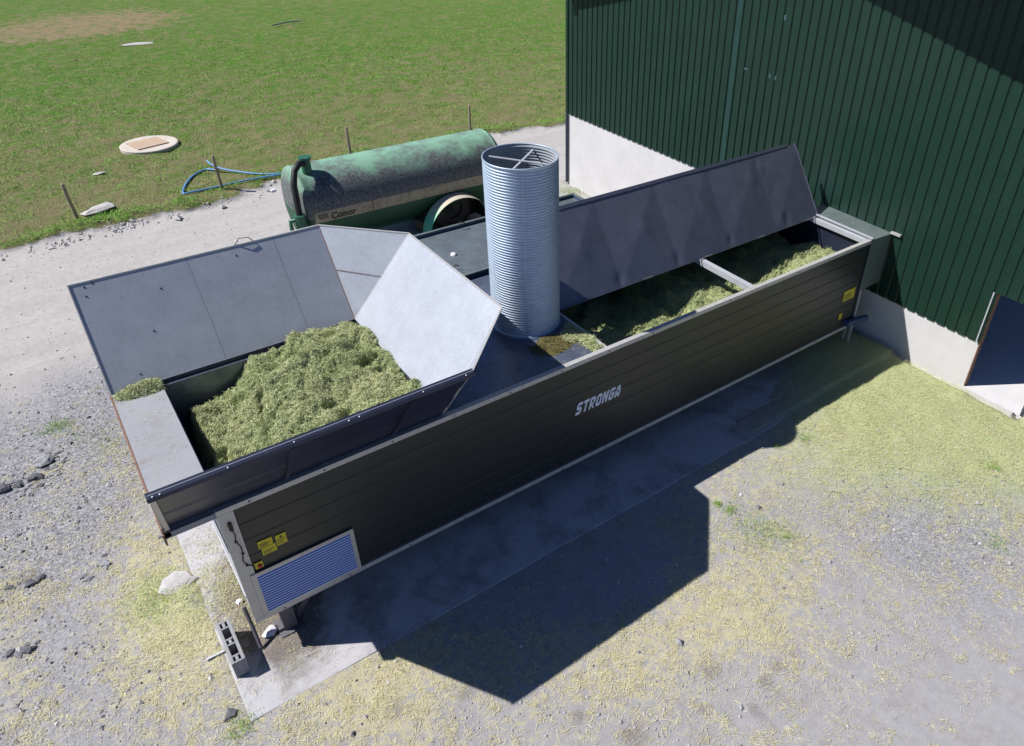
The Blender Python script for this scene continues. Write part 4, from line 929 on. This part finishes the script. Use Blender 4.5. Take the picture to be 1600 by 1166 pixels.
# ------------------------------------------------------------ fence posts
def gzp(x, y): return float(ground_z(np.array([x]), np.array([y]))[0])
posts = [((121, 343), (99, 287), 'leaning timber fence post beside the pale broken slab, leftmost of the posts'),
         ((347, 295), (333, 243), 'timber fence post standing in the loop of the blue water pipe'),
         ((548, 243), (541, 203), 'timber fence post rising behind the left half of the green tank'),
         ((735, 203), (732, 169), 'timber fence post rising behind the right half of the green tank'),
         ((886, 178), (886, 142), 'timber fence post half hidden at the far corner of the green barn')]
mb = MB(); rs = [.065, .06, .055, .058, .05]; mb.tube([(0, 0, -.15), (.008, 0, .3), (-.006, .005, .7), (0, 0, 1.10), (0, 0, 1.12)], [.055, .052, .05, .05, .042], 10)
post0 = None
for i, (b, t_, lab) in enumerate(posts):
    q = at(*b); z = gzp(q[0], q[1])
    if post0 is None: post0 = mb.build('fence_post', M['wood']); p_ = post0
    else: p_ = post0.copy(); COL.objects.link(p_)
    q = at(b[0], b[1], z); p_.location = (q[0], q[1], z); p_.scale = (1, 1, (1.03, 1.03, .96, .90, 1.0)[i]); p_.rotation_euler = ((.0, -.02, .01, 0, 0)[i], (-.03, 0, .02, -.01, 0)[i], i*.9)
    tag(p_, lab, 'fence post', 'timber posts along the field edge')

# blue pipe
def pp(px, py, dz=.05): 
    q = at(px, py); z = gzp(q[0], q[1])+dz; q = at(px, py, z); return Vector((q[0], q[1], z))
def smooth(P, k=6):
    out_ = []
    for i in range(len(P)-1):
        p0, p1, p2, p3 = P[max(i-1, 0)], P[i], P[i+1], P[min(i+2, len(P)-1)]
        for j in range(k):
            t = j/k; out_.append(.5*((2*p1)+(p2-p0)*t+(2*p0-5*p1+4*p2-p3)*t*t+(3*p1-p0-3*p2+p3)*t**3))
    return out_+[P[-1]]
mb = MB(); mb.tube(smooth([pp(323, 251, .30), pp(332, 258, .22), pp(348, 264, .12), pp(375, 269), pp(410, 272), pp(437, 271), pp(470, 266), pp(520, 252), pp(548, 240)]), .032, 8)
mb.tube(smooth([pp(339, 266, .1), pp(322, 265), pp(304, 273), pp(291, 287), pp(286, 302), pp(300, 300), pp(330, 294), pp(365, 286), pp(400, 279), pp(437, 273), pp(470, 269)]), .032, 8)
o = mb.build('water_pipe', M['pipe']); tag(o, 'blue plastic water pipe lying in a loop on the grass edge', 'water pipe')
# manhole
q = at(235.5, 233); mz = gzp(q[0], q[1])+.02
mh = thing('manhole_cover', (q[0], q[1], mz), 'round pale concrete manhole cover with a square brown hatch in the grass', 'manhole cover')
mb = MB(); mb.lathe((q[0], q[1], mz), (0, 0, 1), [(-.2, 1.0), (.07, 1.0), (.085, .97), (.085, 0)], 48, False); mb.build('cover', M['manhole'], mh)
mb = MB(); c_, s_ = math.cos(.25), math.sin(.25)
pts = [(q[0]+c_*a-s_*b, q[1]+s_*a+c_*b, mz+.125) for a, b in ((-.62, -.50), (.52, -.50), (.52, .50), (-.62, .50))]; mb.slab(pts, .035, (0, 0, 1)); mb.build('hatch', M['manhole2'], mh)
# hollow concrete block lying by the dryer's corner
bz = .03; bx0, bx1, by0, by1, bh = -.485, -.295, -.235, .585, .335
mb = MB()
def blk_cells():
    # plan outline with holes made of walls
    w = bx1-bx0
    mb.box((bx0, by0, bz), (bx0+.045, by1, bh+bz)); mb.box((bx1-.045, by0, bz), (bx1, by1, bh+bz))
    segs = [(by0, by0+.035), (by0+.115, by0+.145), (by0+.335, by0+.365), (by0+.44, by0+.47), (by0+.66, by0+.69), (by0+.785, by1)]
    for a, b in segs: mb.box((bx0+.046, a, bz+.02), (bx1-.046, b, bh+bz-.002))
    for a, b in ((by0+.035, by0+.115), (by0+.365, by0+.44), (by0+.69, by0+.785)): mb.box(((bx0+bx1)/2-.02, a+.001, bz+.02), ((bx0+bx1)/2+.02, b-.001, bh+bz-.003))
blk_cells(); o = mb.build('concrete_block', M['blockc'], None, .006); tag(o, 'grey hollow concrete block with open cores at the slab corner', 'concrete block')

# stones and debris
def rock(name, px, py, sx, sy, sz, mat, label, cat='stone', group=None, rot=0, zoff=0.0, sd=1):
    q = at(px, py); zb = float(padz(np.array([q[0]]), np.array([q[1]]))[0]); rr_ = random.Random(sd*31+int(px))
    bm_ = MB(); P = []; nlat, nlon = 4, 7
    P.append((0, 0, -.5*sz)); 
    for i in range(1, nlat):
        for k in range(nlon):
            th_ = math.pi*i/nlat; ph = 2*math.pi*k/nlon+rr_.uniform(-.15, .15); r_ = rr_.uniform(.55, 1.25)
            P.append((sx*r_*math.sin(th_)*math.cos(ph)*.62, sy*r_*math.sin(th_)*math.sin(ph)*.62, -sz*.55*max(-.8, min(.8, math.cos(th_)*rr_.uniform(.6, 1.35)))))
    P.append((0, 0, .5*sz)); F_ = [(0, 1+(k+1) % nlon, 1+k) for k in range(nlon)]
    for i in range(nlat-2):
        for k in range(nlon): F_.append((1+i*nlon+k, 1+i*nlon+(k+1) % nlon, 1+(i+1)*nlon+(k+1) % nlon, 1+(i+1)*nlon+k))
    F_ += [(1+(nlat-2)*nlon+k, 1+(nlat-2)*nlon+(k+1) % nlon, len(P)-1) for k in range(nlon)]
    bm_.add(P, F_); o_ = bm_.build(name, mat); o_.location = (q[0], q[1], zb+sz*.35+zoff); o_.rotation_euler = (rr_.uniform(-.1, .1), rr_.uniform(-.1, .1), rot)
    return tag(o_, label, cat, group)
rock('flat_stone', 276, 915, .52, .40, .09, M['palestone'], 'flat round pale stone half covered in straw left of the slab', sd=2, rot=.6)
rock('stone', 256, 838, .24, .10, .07, M['stone'], 'long grey stone below the corner of the front hopper wall', sd=3, rot=.3)
rock('stone', 424, 990, .20, .15, .10, M['paper'], 'white lump of rubble at the foot of the front leg', 'rubble', sd=4, rot=.5)
rock('stone', 375, 943, .11, .09, .05, M['paper'], 'small crumpled white scrap beside the dryer left end', 'litter', sd=5)
rock('stone', 166, 884, .15, .17, .06, M['stone'], 'rounded grey stone alone in gravel left of the flat pale stone', sd=6)
g1 = 'dark stones in the yard gravel'
for i, (px, py, s, lab) in enumerate([(56, 748, .20, 'dark stone lowest of the slate pieces in the left gravel'), (72, 722, .26, 'largest dark slate piece in the left gravel'), (30, 758, .14, 'dark stone left of the slate pieces in the gravel'), (3, 766, .20, 'dark stone at the left edge of the picture'),
        (45, 1018, .13, 'dark stone middle one of the small group at lower left'), (20, 1022, .10, 'dark stone left one of the small group at lower left'), (63, 905, .11, 'dark stone right one of the small group at lower left'), (66, 1018, .0, ''), (48, 912, .14, 'dark stone above left in the group of small stones'), (15, 920, .09, 'smallest dark stone in the group at the left'), (362, 1118, .14, 'dark angular stone beside the lower corner of the concrete slab'), (50, 1012, .0, '')]):
    if s > 0 and lab: rock('stone', px, py, s*1.3, s, s*.5, M['darkstone'] if i != 1 else M['stone'], lab, 'stone', g1, rot=i*.7, sd=10+i)
q0 = rock('broken_slab', 155, 335, .95, .50, .16, M['palestone'], 'pale broken slab of concrete lying at the grass edge beside the leaning post', 'slab', sd=40, rot=.5)
rock('flat_stone', 218, 72, 1.3, .6, .08, M['palestone'], 'pale flat rubble slab at the end of the brown patch in the field', 'stone', sd=41, rot=.2)
rock('stone', 158, 276, .35, .2, .1, M['palestone'], 'small pale stone in the grass left of the manhole cover', 'stone', sd=42)
rock('stone', 1552, 670, .0001, .0001, .0001, M['stone'], 'x') if False else None
mb = MB(); a = pp(425, 40, .12); b = pp(470, 33, .12); mb.tube(smooth([a, (a+b)/2+Vector((.2, .3, 0)), b]), .03, 6); o = mb.build('pipe_offcut', M['bluepaint']); tag(o, 'short dark blue pipe offcut lying out in the field grass', 'pipe')
mb = MB(); a = pp(322, 1031, .03); b = pp(350, 1017, .03); mb.bar(a, b, .03, .015); o = mb.build('metal_strip', M['galv']); tag(o, 'thin pale metal strip lying in straw beside the concrete block', 'metal strip')
